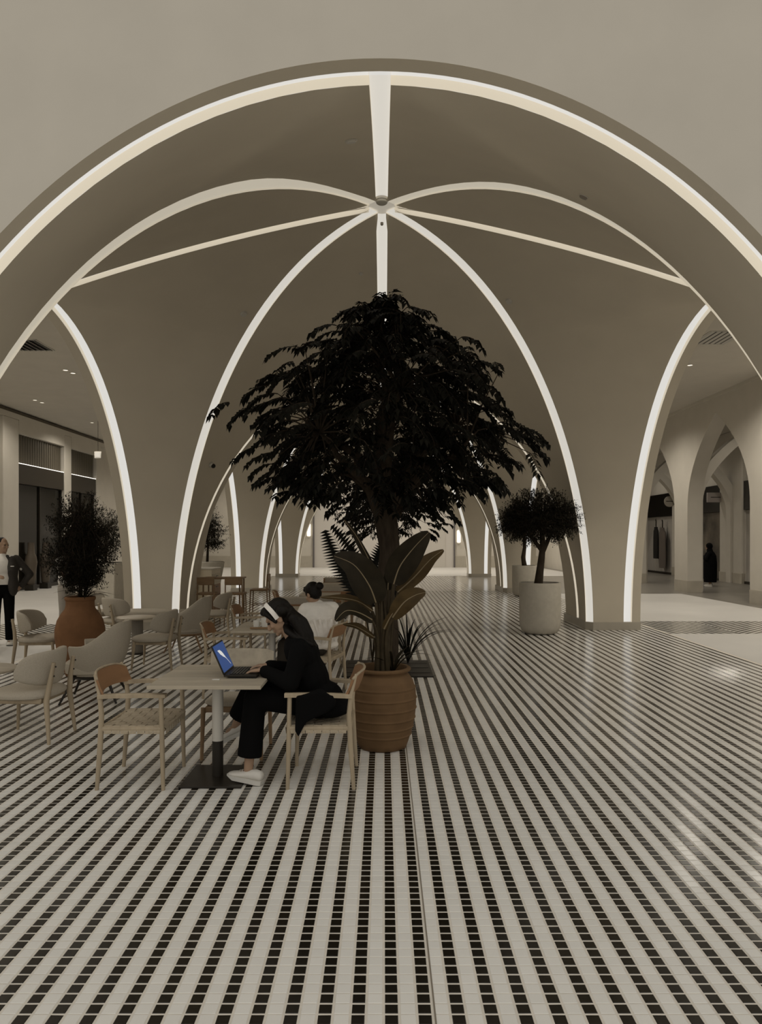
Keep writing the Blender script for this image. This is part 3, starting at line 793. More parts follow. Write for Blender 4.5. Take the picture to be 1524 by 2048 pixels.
for k, z in enumerate((.86, .62, .3)):
    d = MB().box((.305, 0, z), (.018, .78, .21 if k < 2 else .36), ch=.003).build('drawer', plaster2 if k == 0 else walnut, cb)
    MB().box((.32, 0, z + .05), (.012, .2, .015), ch=.003).build('handle', darkmet, d)

# ------------------------------------------------------------------ things on the tables
lp = thing('laptop', 'open black laptop showing a blue desktop with a white feather', 'laptop', (-1.135, 5.34, .75))
MB().box((.115, 0, .020), (.235, .335, .016), ch=.004).build('keyboard_base', darkmet, lp)
keys = MB()
for i in range(5):
    for j in range(13): keys.box((.045 + i * .021, -.138 + j * .023, .030), (.017, .019, .004), ch=.001)
tag(keys.build('keys', black_m, lp, 0), kind='stuff')
MB().box((.185, 0, .0285), (.06, .11, .002)).build('touchpad', M('touchpad', (.03, .03, .03), .3), lp, 0)
tilt = -math.radians(24); Rl = Matrix.Rotation(tilt, 3, 'Y')
def sp_(x, y, z): return Rl @ V((x, y, z)) + V((0, 0, .026))
lid = MB(); lid.box(sp_(0, 0, .112), (.010, .335, .225), R=Rl, ch=.003); lid = lid.build('lid', darkmet, lp)
blue = M('blue_screen', (.01, .03, .10), .3, .4, emit=(.022, .055, .17), estr=.9)
MB().add([sp_(.0056, -.158, .012), sp_(.0056, .158, .012), sp_(.0056, .158, .213), sp_(.0056, -.158, .213)], [(0, 1, 2, 3)]).build('screen', blue, lid, 0)
fe = MB(); outl = []
for i in range(13):
    t = i / 12; y = .115 - .20 * t; z = .035 + .135 * t + .02 * math.sin(t * PI); wd = .003 + .018 * (sst(.25, .6, t) - sst(.75, 1, t))
    outl.append((y, z, wd))
fe.loft([[sp_(.0064, y - wd * .55, z - wd * .8), sp_(.0064, y + wd * .55, z + wd * .8)] for y, z, wd in outl], False, False)
fe.build('feather_image', M('feather_white', (.5, .5, .5), .5, emit=(.62, .62, .60), estr=.8), lid, 0)
st = MB().box((.13, 0, .006), (.20, .30, .012), ch=.003).build('riser', black_m, lp)
tag(MB().box((-1.18, 5.13, .7525), (.055, .03, .005), ch=.002).build('earbud_case', ceramic), 'tiny white case lying left of the laptop', 'case')
tr = thing('serving_tray', 'small pale tray under the white cups on the second table', 'tray', (-1.36, 8.08, .75))
MB().box((0, 0, .008), (.22, .16, .010), ch=.004).build('tray_bed', whitemet, tr)
for sy in (-1, 1): MB().box((0, sy * .08, .014), (.22, .008, .022), ch=.003).build('tray_rim', walnut2, tr)
def mug(name, label, loc, r=.04, h=.10):
    t = thing(name, label, 'cup', loc, 0, 'cups on the tray')
    MB().lathe([(r * .8, 0), (r, .012), (r, h), (r * .9, h), (r * .88, .015), (.002, .014)], 24).build('cup_body', ceramic, t)
    MB().tube([(r * .95 + .026 * math.sin(a), 0, h * .5 + .03 * math.cos(a)) for a in [PI * i / 8 for i in range(9)]], .005, 6).build('cup_handle', ceramic, t)
mug('coffee_cup', 'larger white cup on the tray, nearer the woman in black', (-1.315, 8.09, .7645), .045, .105)
mug('coffee_cup', 'smaller white cup on the tray, farther left', (-1.415, 8.09, .7645), .035, .075)

# ------------------------------------------------------------------ pots
pot = thing('terracotta_pot', 'big ribbed brown terracotta pot holding the banana plant', 'pot', (-.012, 6.13, 0))
prof = [(.185, 0), (.20, .006), (.215, .05)]
import bisect
body = [(0.05, .215), (.15, .248), (.27, .273), (.38, .283), (.48, .278), (.56, .255), (.615, .215)]
def interp(z):
    for (a, ra), (b, rb) in zip(body, body[1:]):
        if a <= z <= b: f = (z - a) / (b - a); f = f; return ra + (rb - ra) * f
    return body[-1][1]
zz = .05
while zz < .612:
    r = interp(zz); ridge = 0
    for zr in (.115, .18, .255, .335, .42, .505): ridge = max(ridge, .009 * max(0, 1 - abs(zz - zr) / .011))
    prof.append((r + ridge, zz)); zz += .0055
prof += [(.205, .622), (.208, .632), (.228, .638), (.238, .648), (.237, .662), (.225, .670), (.205, .668), (.198, .65), (.195, .58)]
MB().lathe(prof, 64, caps=False).build('pot_body', terra, pot, 50)
MB().lathe([(.001, .60), (.20, .60)], 40, caps=False).build('soil', soil, pot)
jar = thing('terracotta_jar', 'orange terracotta jar with narrow neck holding the dark shrub', 'pot', (-3.87, 9.3, 0))
MB().lathe([(.14, 0), (.17, .01), (.225, .15), (.275, .32), (.302, .50), (.300, .60), (.275, .71), (.225, .80), (.185, .85), (.172, .90), (.172, .955), (.178, .96), (.186, .975), (.186, 1.0), (.176, 1.01), (.158, 1.005), (.155, .90)], 56, caps=False).build('jar_body', terra2, jar, 50)
MB().lathe([(.001, .955), (.158, .955)], 30, caps=False).build('soil', soil, jar)
def planter(name, label, loc, r=.38, h=.94):
    t = thing(name, label, 'planter', loc, 0, 'pale concrete planters')
    MB().lathe([(r * .55, 0), (r * .72, .008), (r * .88, .05), (r * .96, .12), (r * .99, .22), (r, .5), (r, h - .01), (r - .008, h), (r - .035, h), (r - .04, h - .08)], 56, caps=False).build('planter_body', concrete, t, 50)
    MB().lathe([(.001, h - .05), (r - .035, h - .05)], 40, caps=False).build('soil', soil, t)
    return t
pl1 = planter('round_planter', 'pale concrete planter with the round dark tree, nearer of the pair on the striped floor', (2.88, 13.48, 0))
pl2 = planter('round_planter', 'pale concrete planter partly hidden behind the nearer one', (4.28, 22.2, 0))

# ------------------------------------------------------------------ plants
def leaf_quad(vs, fs, base, d, up, L, W, fold=.25, droop=.0):
    side = d.cross(up)
    if side.length < 1e-5: side = d.cross(V((1, .3, 0)))
    side.normalize(); nn = side.cross(d).normalized(); n = len(vs)
    m1 = base + d * L * .45 - V((0, 0, droop * L * .2)); tip = base + d * L - V((0, 0, droop * L))
    vs += [base, m1 + side * W / 2 + nn * W * fold, m1, m1 - side * W / 2 + nn * W * fold, tip]
    fs += [(n, n + 2, n + 1), (n, n + 3, n + 2), (n + 1, n + 2, n + 4), (n + 2, n + 3, n + 4)]

def leaf_mesh(name, vs, fs, mat, parent):
    me = bpy.data.meshes.new(name); me.from_pydata([tuple(v) for v in vs], [], fs); me.materials.append(mat); me.update()
    o = link_obj(name, me, parent); return tag(o, kind='stuff')

def big_tree(label, loc, env, rs, sprays, group, leafL=.105):
    rnd = random.Random(rs)
    t = thing('indoor_tree', label, 'tree', loc, 0, group)
    fork = V((0.02, 0, 2.2)); tk = MB()
    tk.tube([(.05, 0, 0), (.07, .0, .5), (.03, 0, 1.0), (.10, 0, 1.55), (.05, 0, 1.95), (.02, 0, 2.25)], [.17, .15, .135, .14, .155, .13], 14)
    limbs = []
    for a, el, L, r in ((2.9, 1.0, 1.5, .085), (.3, .9, 1.5, .085), (1.5, 1.2, 1.9, .075), (-1.4, 1.1, 1.6, .07), (2.2, .55, 1.5, .06), (-.5, .6, 1.5, .06), (-2.4, .7, 1.5, .06), (.9, .5, 1.4, .055), (1.6, 1.45, 2.4, .085)):
        pts = [fork - V((0, 0, .25))]; d = V((math.cos(a) * math.cos(el), math.sin(a) * math.cos(el), math.sin(el)))
        for k in range(1, 7): pts.append(fork + d * L * k / 6 + V((rnd.gauss(0, .04), rnd.gauss(0, .04), rnd.gauss(0, .03) - .12 * (k / 6) ** 2)))
        tk.tube(pts, [r * (1.15 - k / 6) + .012 for k in range(7)], 8); limbs += pts[2:]
    tk.build('trunk', bark, t)
    tw = MB(); vs, fs_ = [], []
    zs = [e[0] for e in env]; lo, hi = min(zs), max(zs)
    def rad(z):
        for (a, ra), (b, rb) in zip(env, env[1:]):
            if min(a, b) <= z <= max(a, b): return ra + (rb - ra) * (z - a) / (b - a)
        return 0
    n = 0
    while n < sprays:
        z = rnd.uniform(lo, hi); R = rad(z)
        if rnd.random() > (R / 1.9) ** 1.5 + .12: continue
        a = rnd.uniform(0, 2 * PI); lob = .88 + .58 * noise.noise(V((math.cos(a) * 2.1, math.sin(a) * 2.1, z * 2.0 + rs)))
        f = math.sqrt(rnd.uniform(.12 if z > 2.75 else .45, 1)); p = V((R * lob * f * math.cos(a), R * lob * f * math.sin(a), z))
        n += 1
        out = V((math.cos(a), math.sin(a), 0)); L = rnd.uniform(.30, .55)
        d0 = (out + V((rnd.gauss(0, .45), rnd.gauss(0, .45), rnd.uniform(-.2, .35)))).normalized()
        pts = []; q = p - d0 * L * .7; d = d0.copy(); seg = 9
        for k in range(seg + 1):
            pts.append(q.copy()); q += d * L / seg; d = (d + V((0, 0, -.13))).normalized()
        tw.tube(pts, [.006 * (1 - k / (seg + 1)) + .0015 for k in range(seg + 1)], 4, False)
        near = min(limbs, key=lambda l: (l - pts[0]).length)
        if n % 2 == 0: tw.tube([near, (near + pts[0]) / 2 + V((0, 0, .06)), pts[0]], [.014, .009, .005], 5, False)
        for k in range(1, seg + 1):
            tt = (pts[k] - pts[k - 1]).normalized(); sd = tt.cross(V((0, 0, 1)))
            if sd.length < .1: sd = V((1, 0, 0))
            sd.normalize()
            for sg in (-1, 1):
                ld = (tt * .55 + sd * sg * rnd.uniform(.7, 1.1) + V((0, 0, rnd.uniform(-.75, .05)))).normalized()
                ll = leafL * rnd.uniform(.75, 1.2)
                leaf_quad(vs, fs_, pts[k], ld, V((0, 0, 1)), ll, ll * .56, .18, .25)
        leaf_quad(vs, fs_, pts[-1], d, V((0, 0, 1)), leafL, leafL * .5, .18, .2)
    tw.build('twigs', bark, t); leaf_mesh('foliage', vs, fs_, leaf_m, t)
    return t
env = [(5.0, .26), (4.9, .52), (4.68, .85), (4.41, 1.08), (4.14, 1.5), (3.87, 1.75), (3.6, 1.98), (3.27, 2.10), (2.93, 2.12), (2.67, 2.0), (2.45, 1.75), (2.32, 1.25), (2.2, .7)]
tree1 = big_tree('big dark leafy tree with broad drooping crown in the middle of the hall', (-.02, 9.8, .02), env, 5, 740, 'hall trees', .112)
env2 = [(4.6, .2), (4.2, .8), (3.4, 1.4), (2.8, 1.6), (2.2, 1.65), (1.75, 1.2)]
big_tree('second dark leafy tree standing behind the big one', (.12, 19.6, .02), env2, 11, 240, 'hall trees', .12)
bed = thing('tree_pit_frame', 'dark square floor frame with small uplights at the foot of the big tree', 'planter', (0.045, 9.78, 0))
MB().box((0, 0, .008), (1.16, 1.22, .018), ch=.004).build('grate', darkmet, bed, 0)
for k in range(3): MB().box((0, -.36 + .36 * k, .018), (1.10, .012, .006)).build('grate_rib', black_m, bed, 0)
for x, y in ((-.48, -.5), (.33, .42)):
    o = MB().lathe([(.03, .017), (.03, .026), (.001, .026)], 16).build('uplight', plastic_w, bed)

def bushy(name, label, loc, crown, n, rs, leafL, mat, trunk, cat='tree', group=None, up=.0):
    "crown: list of (centre, radii)"
    rnd = random.Random(rs); t = thing(name, label, cat, loc, 0, group)
    tk = MB()
    for pts, rr in trunk: tk.tube(pts, rr, 9)
    top = V(trunk[0][0][-1]); vs, fs_ = [], []
    tot = sum(r[0] * r[1] for c, r in crown)
    for c, r in crown:
        for k in range(int(n * r[0] * r[1] / tot)):
            d = V((rnd.gauss(0, 1), rnd.gauss(0, 1), rnd.gauss(0, 1))).normalized(); f = rnd.uniform(.15, 1) ** .5 * (1 + .16 * noise.noise(d * 3 + V((rs, 0, 0))))
            p = V(c) + V((d.x * r[0], d.y * r[1], d.z * r[2])) * f
            g = (d + V((rnd.gauss(0, .4), rnd.gauss(0, .4), rnd.gauss(0, .3) + up))).normalized(); L = leafL * rnd.uniform(2.5, 5)
            q0 = p - g * L * .5
            tk.tube([q0, p, p + g * L * .5], [.003, .002, .001], 3, False)
            if k % 9 == 0: tk.tube([top, (top + q0) / 2 + V((0, 0, .03)), q0], [.012, .008, .003], 4, False)
            m = 7
            for j in range(m):
                b = q0 + g * L * (j + .6) / m; s = g.orthogonal().normalized(); s = Matrix.Rotation(rnd.uniform(0, 2 * PI), 3, g) @ s
                ll = leafL * rnd.uniform(.7, 1.3); leaf_quad(vs, fs_, b, (g * .6 + s).normalized(), V((0, 0, 1)), ll, ll * .38, .15, .05)
    tk.build('trunk', bark, t); leaf_mesh('foliage', vs, fs_, mat, t)
    return t
bushy('round_crowned_tree', 'dark round-crowned small tree in the nearer concrete planter', (2.88, 13.48, .89), [((-.02, 0, 1.27), (.62, .62, .52)), ((-.40, .1, 1.18), (.36, .36, .36)), ((.40, 0, 1.20), (.36, .36, .36))], 2300, 21, .05, leaf_s,
      [([(-.03, 0, 0), (.0, 0, .25), (.03, 0, .5), (.06, .02, .75), (.02, 0, 1.2)], [.085, .07, .062, .055, .03]), ([(.05, 0, .6), (.2, .05, .9), (.35, 0, 1.2)], [.045, .03, .015]), ([(.04, 0, .62), (-.15, .05, .9), (-.3, .1, 1.2)], [.04, .03, .015])], group='round-crowned planter trees')
bushy('round_crowned_tree', 'dark round-crowned small tree in the farther concrete planter', (4.28, 22.2, .89), [((-.1, 0, 1.35), (.68, .68, .62))], 800, 23, .06, leaf_s,
      [([(0, 0, 0), (-.05, 0, .3), (.0, 0, .6), (-.05, 0, 1.3)], [.08, .065, .055, .03])], group='round-crowned planter trees')
bushy('upright_shrub', 'dense dark upright shrub growing from the orange jar', (-3.87, 9.3, .955), [((-.02, 0, .95), (.34, .34, .42)), ((-.08, 0, .55), (.36, .36, .30)), ((.08, 0, .6), (.36, .34, .40)), ((.02, 0, .28), (.28, .28, .18))], 2300, 25, .038, leaf_s,
      [([(0, 0, 0), (.01, 0, .4), (0, 0, 1.1)], [.028, .022, .008]), ([(.04, .03, 0), (.06, .03, .4), (.12, 0, .9)], [.016, .012, .006])], 'shrub', up=.5)
pt_ = thing('square_planter', 'tall pale box planter outside the lit arch, behind the orange jar', 'planter', (-7.55, 19.8, 0))
MB().box((0, 0, .55), (.75, .75, 1.1), ch=.02).build('planter_body', concrete, pt_); MB().box((0, 0, 1.1), (.66, .66, .02)).build('soil', soil, pt_)
bushy('clipped_shrub', 'dark shrub in the tall box planter outside the lit arch', (-7.55, 19.8, 1.1), [((0, 0, .75), (.6, .6, .75))], 700, 27, .055, leaf_s, [([(0, 0, 0), (0, 0, .9)], [.04, .02])], 'shrub')
pb = thing('bowl_planter', 'low pale bowl planter behind the service cabinet', 'planter', (-4.75, 19.6, 0))
MB().lathe([(.22, 0), (.26, .01), (.42, .9), (.46, 1.12), (.43, 1.14), (.40, 1.08)], 32, caps=False).build('planter_body', concrete, pb); MB().lathe([(.001, 1.08), (.41, 1.08)], 24, caps=False).build('soil', soil, pb)
bushy('layered_tree', 'small dark layered tree in the bowl planter behind the cabinet', (-4.75, 19.6, 1.08), [((0, 0, .55), (.50, .5, .16)), ((.02, 0, .85), (.48, .48, .18)), ((-.05, 0, 1.15), (.42, .42, .2)), ((-.1, 0, 1.45), (.3, .3, .2))], 700, 29, .06, leaf_s, [([(0, 0, 0), (.02, 0, .4), (-.05, 0, 1.4)], [.04, .03, .015])], 'tree')

# banana plant in the ribbed pot
ban = thing('banana_plant', 'broad-leaved banana plant with upright stems in the ribbed pot', 'plant', (-.012, 6.13, .60))
ORG = V((-.012, 6.13, .60))
def px3(x, y, dy=0.0): return P(x, y, 6.13 + dy) - ORG
def bez(pts, n):
    out = []
    m = len(pts) - 1
    for i in range(n + 1):
        t = i / n * m; k = min(int(t), m - 1); f = t - k
        p0, p1, p2, p3 = pts[max(k - 1, 0)], pts[k], pts[k + 1], pts[min(k + 2, m)]
        out.append(.5 * ((2 * p1) + (p2 - p0) * f + (2 * p0 - 5 * p1 + 4 * p2 - p3) * f * f + (3 * p1 - p0 - 3 * p2 + p3) * f ** 3))
    return out
def blade(pts, width, mat, nrm=(0, -1, .25), fold=.22, stem_r=.008, cut=0, curl=.0, round_=.75):
    "pts: petiole base ... blade start (index cut) ... tip"
    pts = [V(p) for p in pts]
    pet = bez(pts[:cut + 1], 10) if cut else None; mid = bez(pts[cut:], 16); nrm = V(nrm).normalized(); loops = []
    for i, p in enumerate(mid):
        t = i / 16; tg = (mid[min(i + 1, 16)] - mid[max(i - 1, 0)]).normalized(); sd = tg.cross(nrm).normalized(); up = sd.cross(tg).normalized()
        wd = width * (math.sin(PI * min(1, (.04 + .93 * t)) ** round_)) ** .75 * .5 + .001
        row = []
        for s in (-1, -.6, -.25, 0, .25, .6, 1): row.append(p + sd * s * wd + up * (abs(s) * wd * fold - curl * s * s * wd) + up * .006 * math.sin(9 * t + s * 3) * abs(s))
        loops.append(row)
    bl = MB(); bl.loft(loops, False, False); o = bl.build('leaf', mat, ban, 80, fix=False)
    rb = MB(); rb.tube([p - nrm * -.002 for p in mid], [.006 * (1 - i / 17) + .0012 for i in range(17)], 6); rb.build('midrib', leaf_rib, o)
    if pet: s = MB(); s.tube(pet, [stem_r * (1.6 - .6 * i / 10) for i in range(11)], 7); s.build('stalk', stem_m, o)
c0 = lambda dx, dy: V((dx, dy, .0))
blade([c0(-.02, -.03), px3(757, 1270, -.02), px3(752, 1205, -.05), px3(738, 1170, -.08), px3(708, 1130, -.12), px3(668, 1112, -.16)], .27, leaf_b, (-.15, -1, .35), cut=2, stem_r=.013)
blade([c0(.03, 0), px3(778, 1250, .02), px3(787, 1168, .0), px3(800, 1132, -.02), px3(828, 1095, -.06), px3(858, 1064, -.10)], .25, leaf_b, (.35, -1, .1), cut=2, stem_r=.013)
blade([c0(.05, .02), px3(785, 1240, .05), px3(795, 1185, .06), px3(828, 1155, .08), px3(860, 1120, .10), px3(887, 1100, .12)], .15, leaf_br, (.6, -.35, .9), cut=2, stem_r=.010)
blade([c0(.04, -.04), px3(772, 1275, -.08), px3(785, 1235, -.12), px3(808, 1205, -.16), px3(832, 1190, -.18), px3(851, 1185, -.2)], .16, leaf_br, (.35, -1, .4), cut=2, stem_r=.010)
blade([c0(-.05, .0), px3(755, 1260, -.0), px3(745, 1222, -.02), px3(715, 1203, -.02), px3(675, 1196, -.0), px3(640, 1194, .02)], .10, leaf_br, (0, -.5, 1), cut=2, stem_r=.008)
blade([c0(-.04, -.06), px3(755, 1275, -.1), px3(744, 1240, -.15), px3(718, 1226, -.2), px3(692, 1222, -.24), px3(671, 1242, -.26)], .20, leaf_b, (-.1, -.55, .8), cut=2, stem_r=.009)
blade([c0(-.06, .02), px3(752, 1300, .0), px3(748, 1275, -.02), px3(728, 1262, -.04), px3(708, 1252, -.05), px3(686, 1248, -.05)], .09, leaf_br, (0, -.6, 1), cut=2, stem_r=.008)
blade([c0(-.01, .05), px3(756, 1220, .06), px3(750, 1145, .08), px3(735, 1112, .08), px3(712, 1070, .09), px3(688, 1040, .1)], .09, leaf_b, (-.9, -.5, .2), cut=2, stem_r=.010)
blade([c0(.02, -.02), px3(766, 1290, -.06), px3(768, 1258, -.10), px3(778, 1238, -.12), px3(788, 1222, -.13), px3(797, 1206, -.13)], .07, leaf_br, (.4, -1, .1), cut=2, stem_r=.009)
blade([c0(0, .06), px3(745, 1230, .1), px3(738, 1180, .12), px3(736, 1186, .10), px3(732, 1200, .09), px3(731, 1212, .08)], .08, leaf_b, (0, -1, .1), cut=2, stem_r=.008)
blade([c0(.03, .05), px3(775, 1230, .1), px3(776, 1180, .15), px3(778, 1160, .15), px3(790, 1130, .16), px3(800, 1115, .17)], .10, leaf_b, (-.2, -1, 0), cut=2, stem_r=.010)
sm_ = MB()
for x, y, r in ((-.03, -.02, .026), (.02, .02, .028), (.0, -.04, .024), (.045, -.01, .02)):
    sm_.tube([(x, y, -.02), (x * .9, y, .3), (x * .5 - .01, y * .6, .62)], [r, r * .85, r * .5], 10)
sm_.build('stem', stem_m, ban)

def strap_plant(name, label, loc, leaves, rs, L, Wd, mat, rise=1.0, cat='plant', spread=.6):
    rnd = random.Random(rs); t = thing(name, label, cat, loc); mb = MB()
    for k in range(leaves):
        a = 2 * PI * k / leaves + rnd.gauss(0, .2); l = L * rnd.uniform(.7, 1.1); out = V((math.cos(a), math.sin(a), 0)); sd = V((-math.sin(a), math.cos(a), 0)); q = V((0, 0, 0)); d = (out * spread * rnd.uniform(.5, 1.3) + V((0, 0, rise))).normalized(); loops = []
        for i in range(11):
            f = i / 10; wv = Wd * (math.sin(PI * (.12 + .86 * f))) * .5 + .0006; loops.append([q - sd * wv, q - V((0, 0, wv * .4)), q + sd * wv]); q = q + d * l / 10; d = (d + V((0, 0, -.14)) + out * .03).normalized()
        mb.loft(loops, False, False)
    mb.build('leaves', mat, t, 80, fix=False); return t
strap_plant('dracaena', 'small thin-leaved plant right of the banana stems in the ribbed pot', (.075, 6.16, .60), 11, 31, .46, .022, leaf_b, 1.3)
strap_plant('grassy_palm', 'tuft of thin dark blades at the big tree, right of the banana plant', (.33, 10.1, .02), 30, 33, .95, .022, leaf_m, 1.5)
strap_plant('spiky_plant', 'spiky dark leaves hanging over the rim of the orange jar', (-3.80, 9.26, .955), 16, 35, .42, .022, leaf_s, .7)

def palm(name, label, loc, rs, fronds):
    rnd = random.Random(rs); t = thing(name, label, 'plant', loc); mb = MB(); vs, fs_ = [], []
    for a, el, L in fronds:
        out = V((math.cos(a), math.sin(a), 0)); d = (out * math.cos(el) + V((0, 0, math.sin(el)))).normalized(); q = V((0, 0, 0)); pts = []
        for k in range(43): pts.append(q.copy()); q = q + d * L / 42; d = (d + V((0, 0, -.014)) + out * .008).normalized()
        mb.tube(pts, [.012 * (1 - k / 46) for k in range(43)], 5)
        for k in range(18, 43):
            tg = (pts[k] - pts[k - 1]).normalized(); sd = tg.cross(V((.2, -1, .2))).normalized()
            for sg in (-1, 1):
                ll = L * .13 * math.sin(PI * (k - 14) / 32) + .05; leaf_quad(vs, fs_, pts[k], (sd * sg + tg * .55 + V((0, 0, -.1))).normalized(), V((0, -1, .3)), ll, .05, .1, .1)
    mb.build('stalks', stem_m, t); leaf_mesh('fronds', vs, fs_, leaf_m, t); return t
palm('feather_palm', 'dark feather palm standing left behind the big trunk', (-.16, 10.15, .02), 41, [(3.0, 1.48, 1.95), (2.2, 1.42, 1.7), (1.2, 1.45, 1.8), (.3, 1.46, 1.5)])

# ------------------------------------------------------------------ people
def head(mb, c, R, s=1.0):
    c = V(c)
    def e(p, r): mb.ell(c + R @ (V(p) * s), tuple(x * s for x in r), R)
    e((-.012, 0, .022), (.095, .077, .098)); e((.022, 0, -.03), (.072, .064, .085)); e((.045, 0, -.085), (.040, .044, .032)); e((.078, 0, .022), (.018, .052, .016))
    e((.088, 0, -.068), (.012, .023, .010)); e((.078, 0, -.10), (.018, .022, .016)); e((.066, .04, -.03), (.02, .02, .02)); e((.066, -.04, -.03), (.02, .02, .02))
    for sy in (-1, 1): e((-.008, sy * .078, -.018), (.022, .009, .032))
    mb.cap(c + R @ V((.088, 0, .006)) * s, .010 * s, c + R @ V((.108, 0, -.034)) * s, .015 * s, 8)
def eyes(c, R, parent, s=1.0):
    for sy in (-1, 1):
        MB().ell(V(c) + R @ V((.083, sy * .033, .001)) * s, (.011 * s, .014 * s, .008 * s), R).build('eye', M('eye', (.02, .015, .01), .2), parent)
def hand(mb, wrist, d, up, sgn=1, curl=.35, s=1.0):
    "palm and five fingers; d = pointing direction, up = back of the hand, sgn = side of the thumb"
    w_, d, up = V(wrist), V(d).normalized(), V(up).normalized(); sd = d.cross(up).normalized(); up = sd.cross(d).normalized()
    for k in (-1.3, -.45, .45, 1.3): mb.cap(w_ + sd * k * .012 * s, .015 * s, w_ + d * .078 * s + sd * k * .017 * s, .0125 * s, 8)
    for k, L in ((-1.5, .066), (-.5, .080), (.5, .084), (1.5, .074)):
        p = w_ + d * .082 * s + sd * k * .0165 * s * 1.0; dd = d.copy(); r = .0088 * s
        for seg, f in ((.45, curl * .6), (.32, curl), (.23, curl)):
            dd = (dd * math.cos(f) - up * math.sin(f)).normalized(); q = p + dd * L * seg * s; mb.cap(p, r, q, r * .92, 8); p = q; r *= .92
    p = w_ + d * .02 * s + sd * sgn * .026 * s; dd = (d * .75 + sd * sgn * .6 - up * .25).normalized(); r = .0105 * s
    for L in (.042, .032, .026): q = p + dd * L * s; mb.cap(p, r, q, r * .92, 8); p = q; dd = (dd + d * .25 - sd * sgn * .15).normalized(); r *= .92
def sneaker(parent, ankle, d, pitch=0.0, name='shoe', s=1.0):
    "toe towards d; ankle is the point above the heel at sole level"
    yaw = math.atan2(d[1], d[0]); R = rot(yaw, pitch); a = V(ankle)
    def T(p): return a + R @ (V(p) * s)
    prof = [(-.075, .026, .030, .075), (-.06, .036, .022, .092), (-.02, .040, .02, .098), (.03, .040, .02, .085), (.08, .045, .02, .066), (.13, .047, .02, .054), (.165, .040, .022, .045), (.185, .022, .026, .036)]
    up = MB(); loops = []
    for x, w_, z0, z1 in prof:
        loops.append([T((x, w_ * math.cos(t), (z0 + z1) / 2 + (z1 - z0) / 2 * math.sin(t) + .0)) for t in [2 * PI * k / 14 for k in range(14)]])
    up.loft(loops); o = up.build(name, shoe_m, parent, 70)
    so = MB(); n = []
    for x, w_, z0, z1 in prof: n.append((x * 1.03, w_ + .006))
    poly = [(x, w_) for x, w_ in n] + [(x, -w_) for x, w_ in reversed(n)]
    so.loft([[T((x, y, z + (.016 if x > .16 and z < .01 else 0))) for x, y in poly] for z in (.0, .018, .03)]); so.build('sole', M('sole', (.62, .60, .55), .6), o, 40)
    la = MB()
    for k in range(4): la.tube([T((.035 + k * .02, -.02, .082 - k * .007)), T((.045 + k * .02, 0, .090 - k * .008)), T((.035 + k * .02, .02, .082 - k * .007))], .003 * s, 5)
    la.build('laces', shoe_m, o)
    return o

# the woman at the laptop
wo = thing('person', 'woman in black coat with long dark hair and headband, bent over the laptop', 'person', (-.46, 5.34, 0))
OW = V((-.46, 5.34, 0))
def Q(x, y, z): return V((x, y, z)) - OW
body = MB(); YC = 5.34
hc = Q(-.772, YC, 1.172); RH = rot(PI, 0) @ Matrix.Rotation(math.radians(38), 3, 'Y')
head(body, hc, RH)
body.cap(Q(-.665, YC, 1.02), .055, hc + V((.035, 0, -.03)), .05)
body.ell(Q(-.60, YC, .92), (.10, .165, .13), rot(0, -.5)); body.ell(Q(-.53, YC, .72), (.10, .14, .16), rot(0, -.4)); body.ell(Q(-.46, YC, .555), (.13, .165, .10))
arms = {-1: ((-.60, YC - .155, .955), (-.655, YC - .215, .725), (-.865, YC - .10, .802)), 1: ((-.60, YC + .155, .955), (-.665, YC + .20, .745), (-.86, YC + .07, .808))}
for sg, (a, b, c) in arms.items():
    body.cap(Q(*a), .045, Q(*b), .038); body.cap(Q(*b), .037, Q(*c), .025)
    hand(body, Q(*c), (-1, -.05 * sg, -.10), (0, 0, 1), 1 if sg < 0 else -1, .38, .95)
legs = {-1: ((-.47, YC - .09, .55), (-.925, YC - .10, .60), (-.965, YC - .145, .10)), 1: ((-.47, YC + .09, .55), (-.985, YC + .12, .615), (-1.125, YC + .20, .32))}
for sg, (a, b, c) in legs.items(): body.cap(Q(*a), .075, Q(*b), .055); body.cap(Q(*b), .05, Q(*c), .033)
body.ell(Q(-1.0, YC - .135, .06), (.07, .03, .03)); body.ell(Q(-1.16, YC + .205, .285), (.05, .03, .03), rot(0, -.5))
bo = blob(body, 'body', skin_m, wo, .0055, 3); eyes(hc, RH, bo)
ct = MB()
ct.ell(Q(-.60, YC, .915), (.125, .19, .16), rot(0, -.5)); ct.ell(Q(-.535, YC, .74), (.13, .175, .20), rot(0, -.35)); ct.ell(Q(-.455, YC, .575), (.165, .205, .135)); ct.ell(Q(-.40, YC, .52), (.17, .22, .075))
ct.cap(Q(-.635, YC, 1.0), .075, Q(-.655, YC, 1.015), .066)
for sg, (a, b, c) in arms.items():
    ct.cap(Q(*a), .068, Q(*b), .062); e_ = V(b) + (V(c) - V(b)) * .93; ct.cap(Q(*b), .062, Q(e_.x, e_.y, e_.z - .006), .046)
def at(px, py, y): return Q(*P(px, py, y))
tail = [(592, 1392), (640, 1380), (668, 1392), (672, 1410), (655, 1424), (630, 1436), (612, 1445), (604, 1460), (597, 1474), (590, 1462)]
ct.loft([[at(x, y, 5.035) for x, y in tail], [at(x, y, 5.075) for x, y in tail], [at(x + 1, y - 4, 5.16) for x, y in tail]])
blob(ct, 'coat', black_cloth, wo, .009, 5)
tr_ = MB()
for sg, (a, b, c) in legs.items():
    a, b, c = V(a), V(b), V(c); tr_.cap(Q(*a), .105, Q(*b), .082); e_ = b + (c - b) * (.82 if sg < 0 else .74); tr_.tube([Q(*b), Q(*(b + (e_ - b) * .4)), Q(*e_)], [.08, .083, .088], 16)
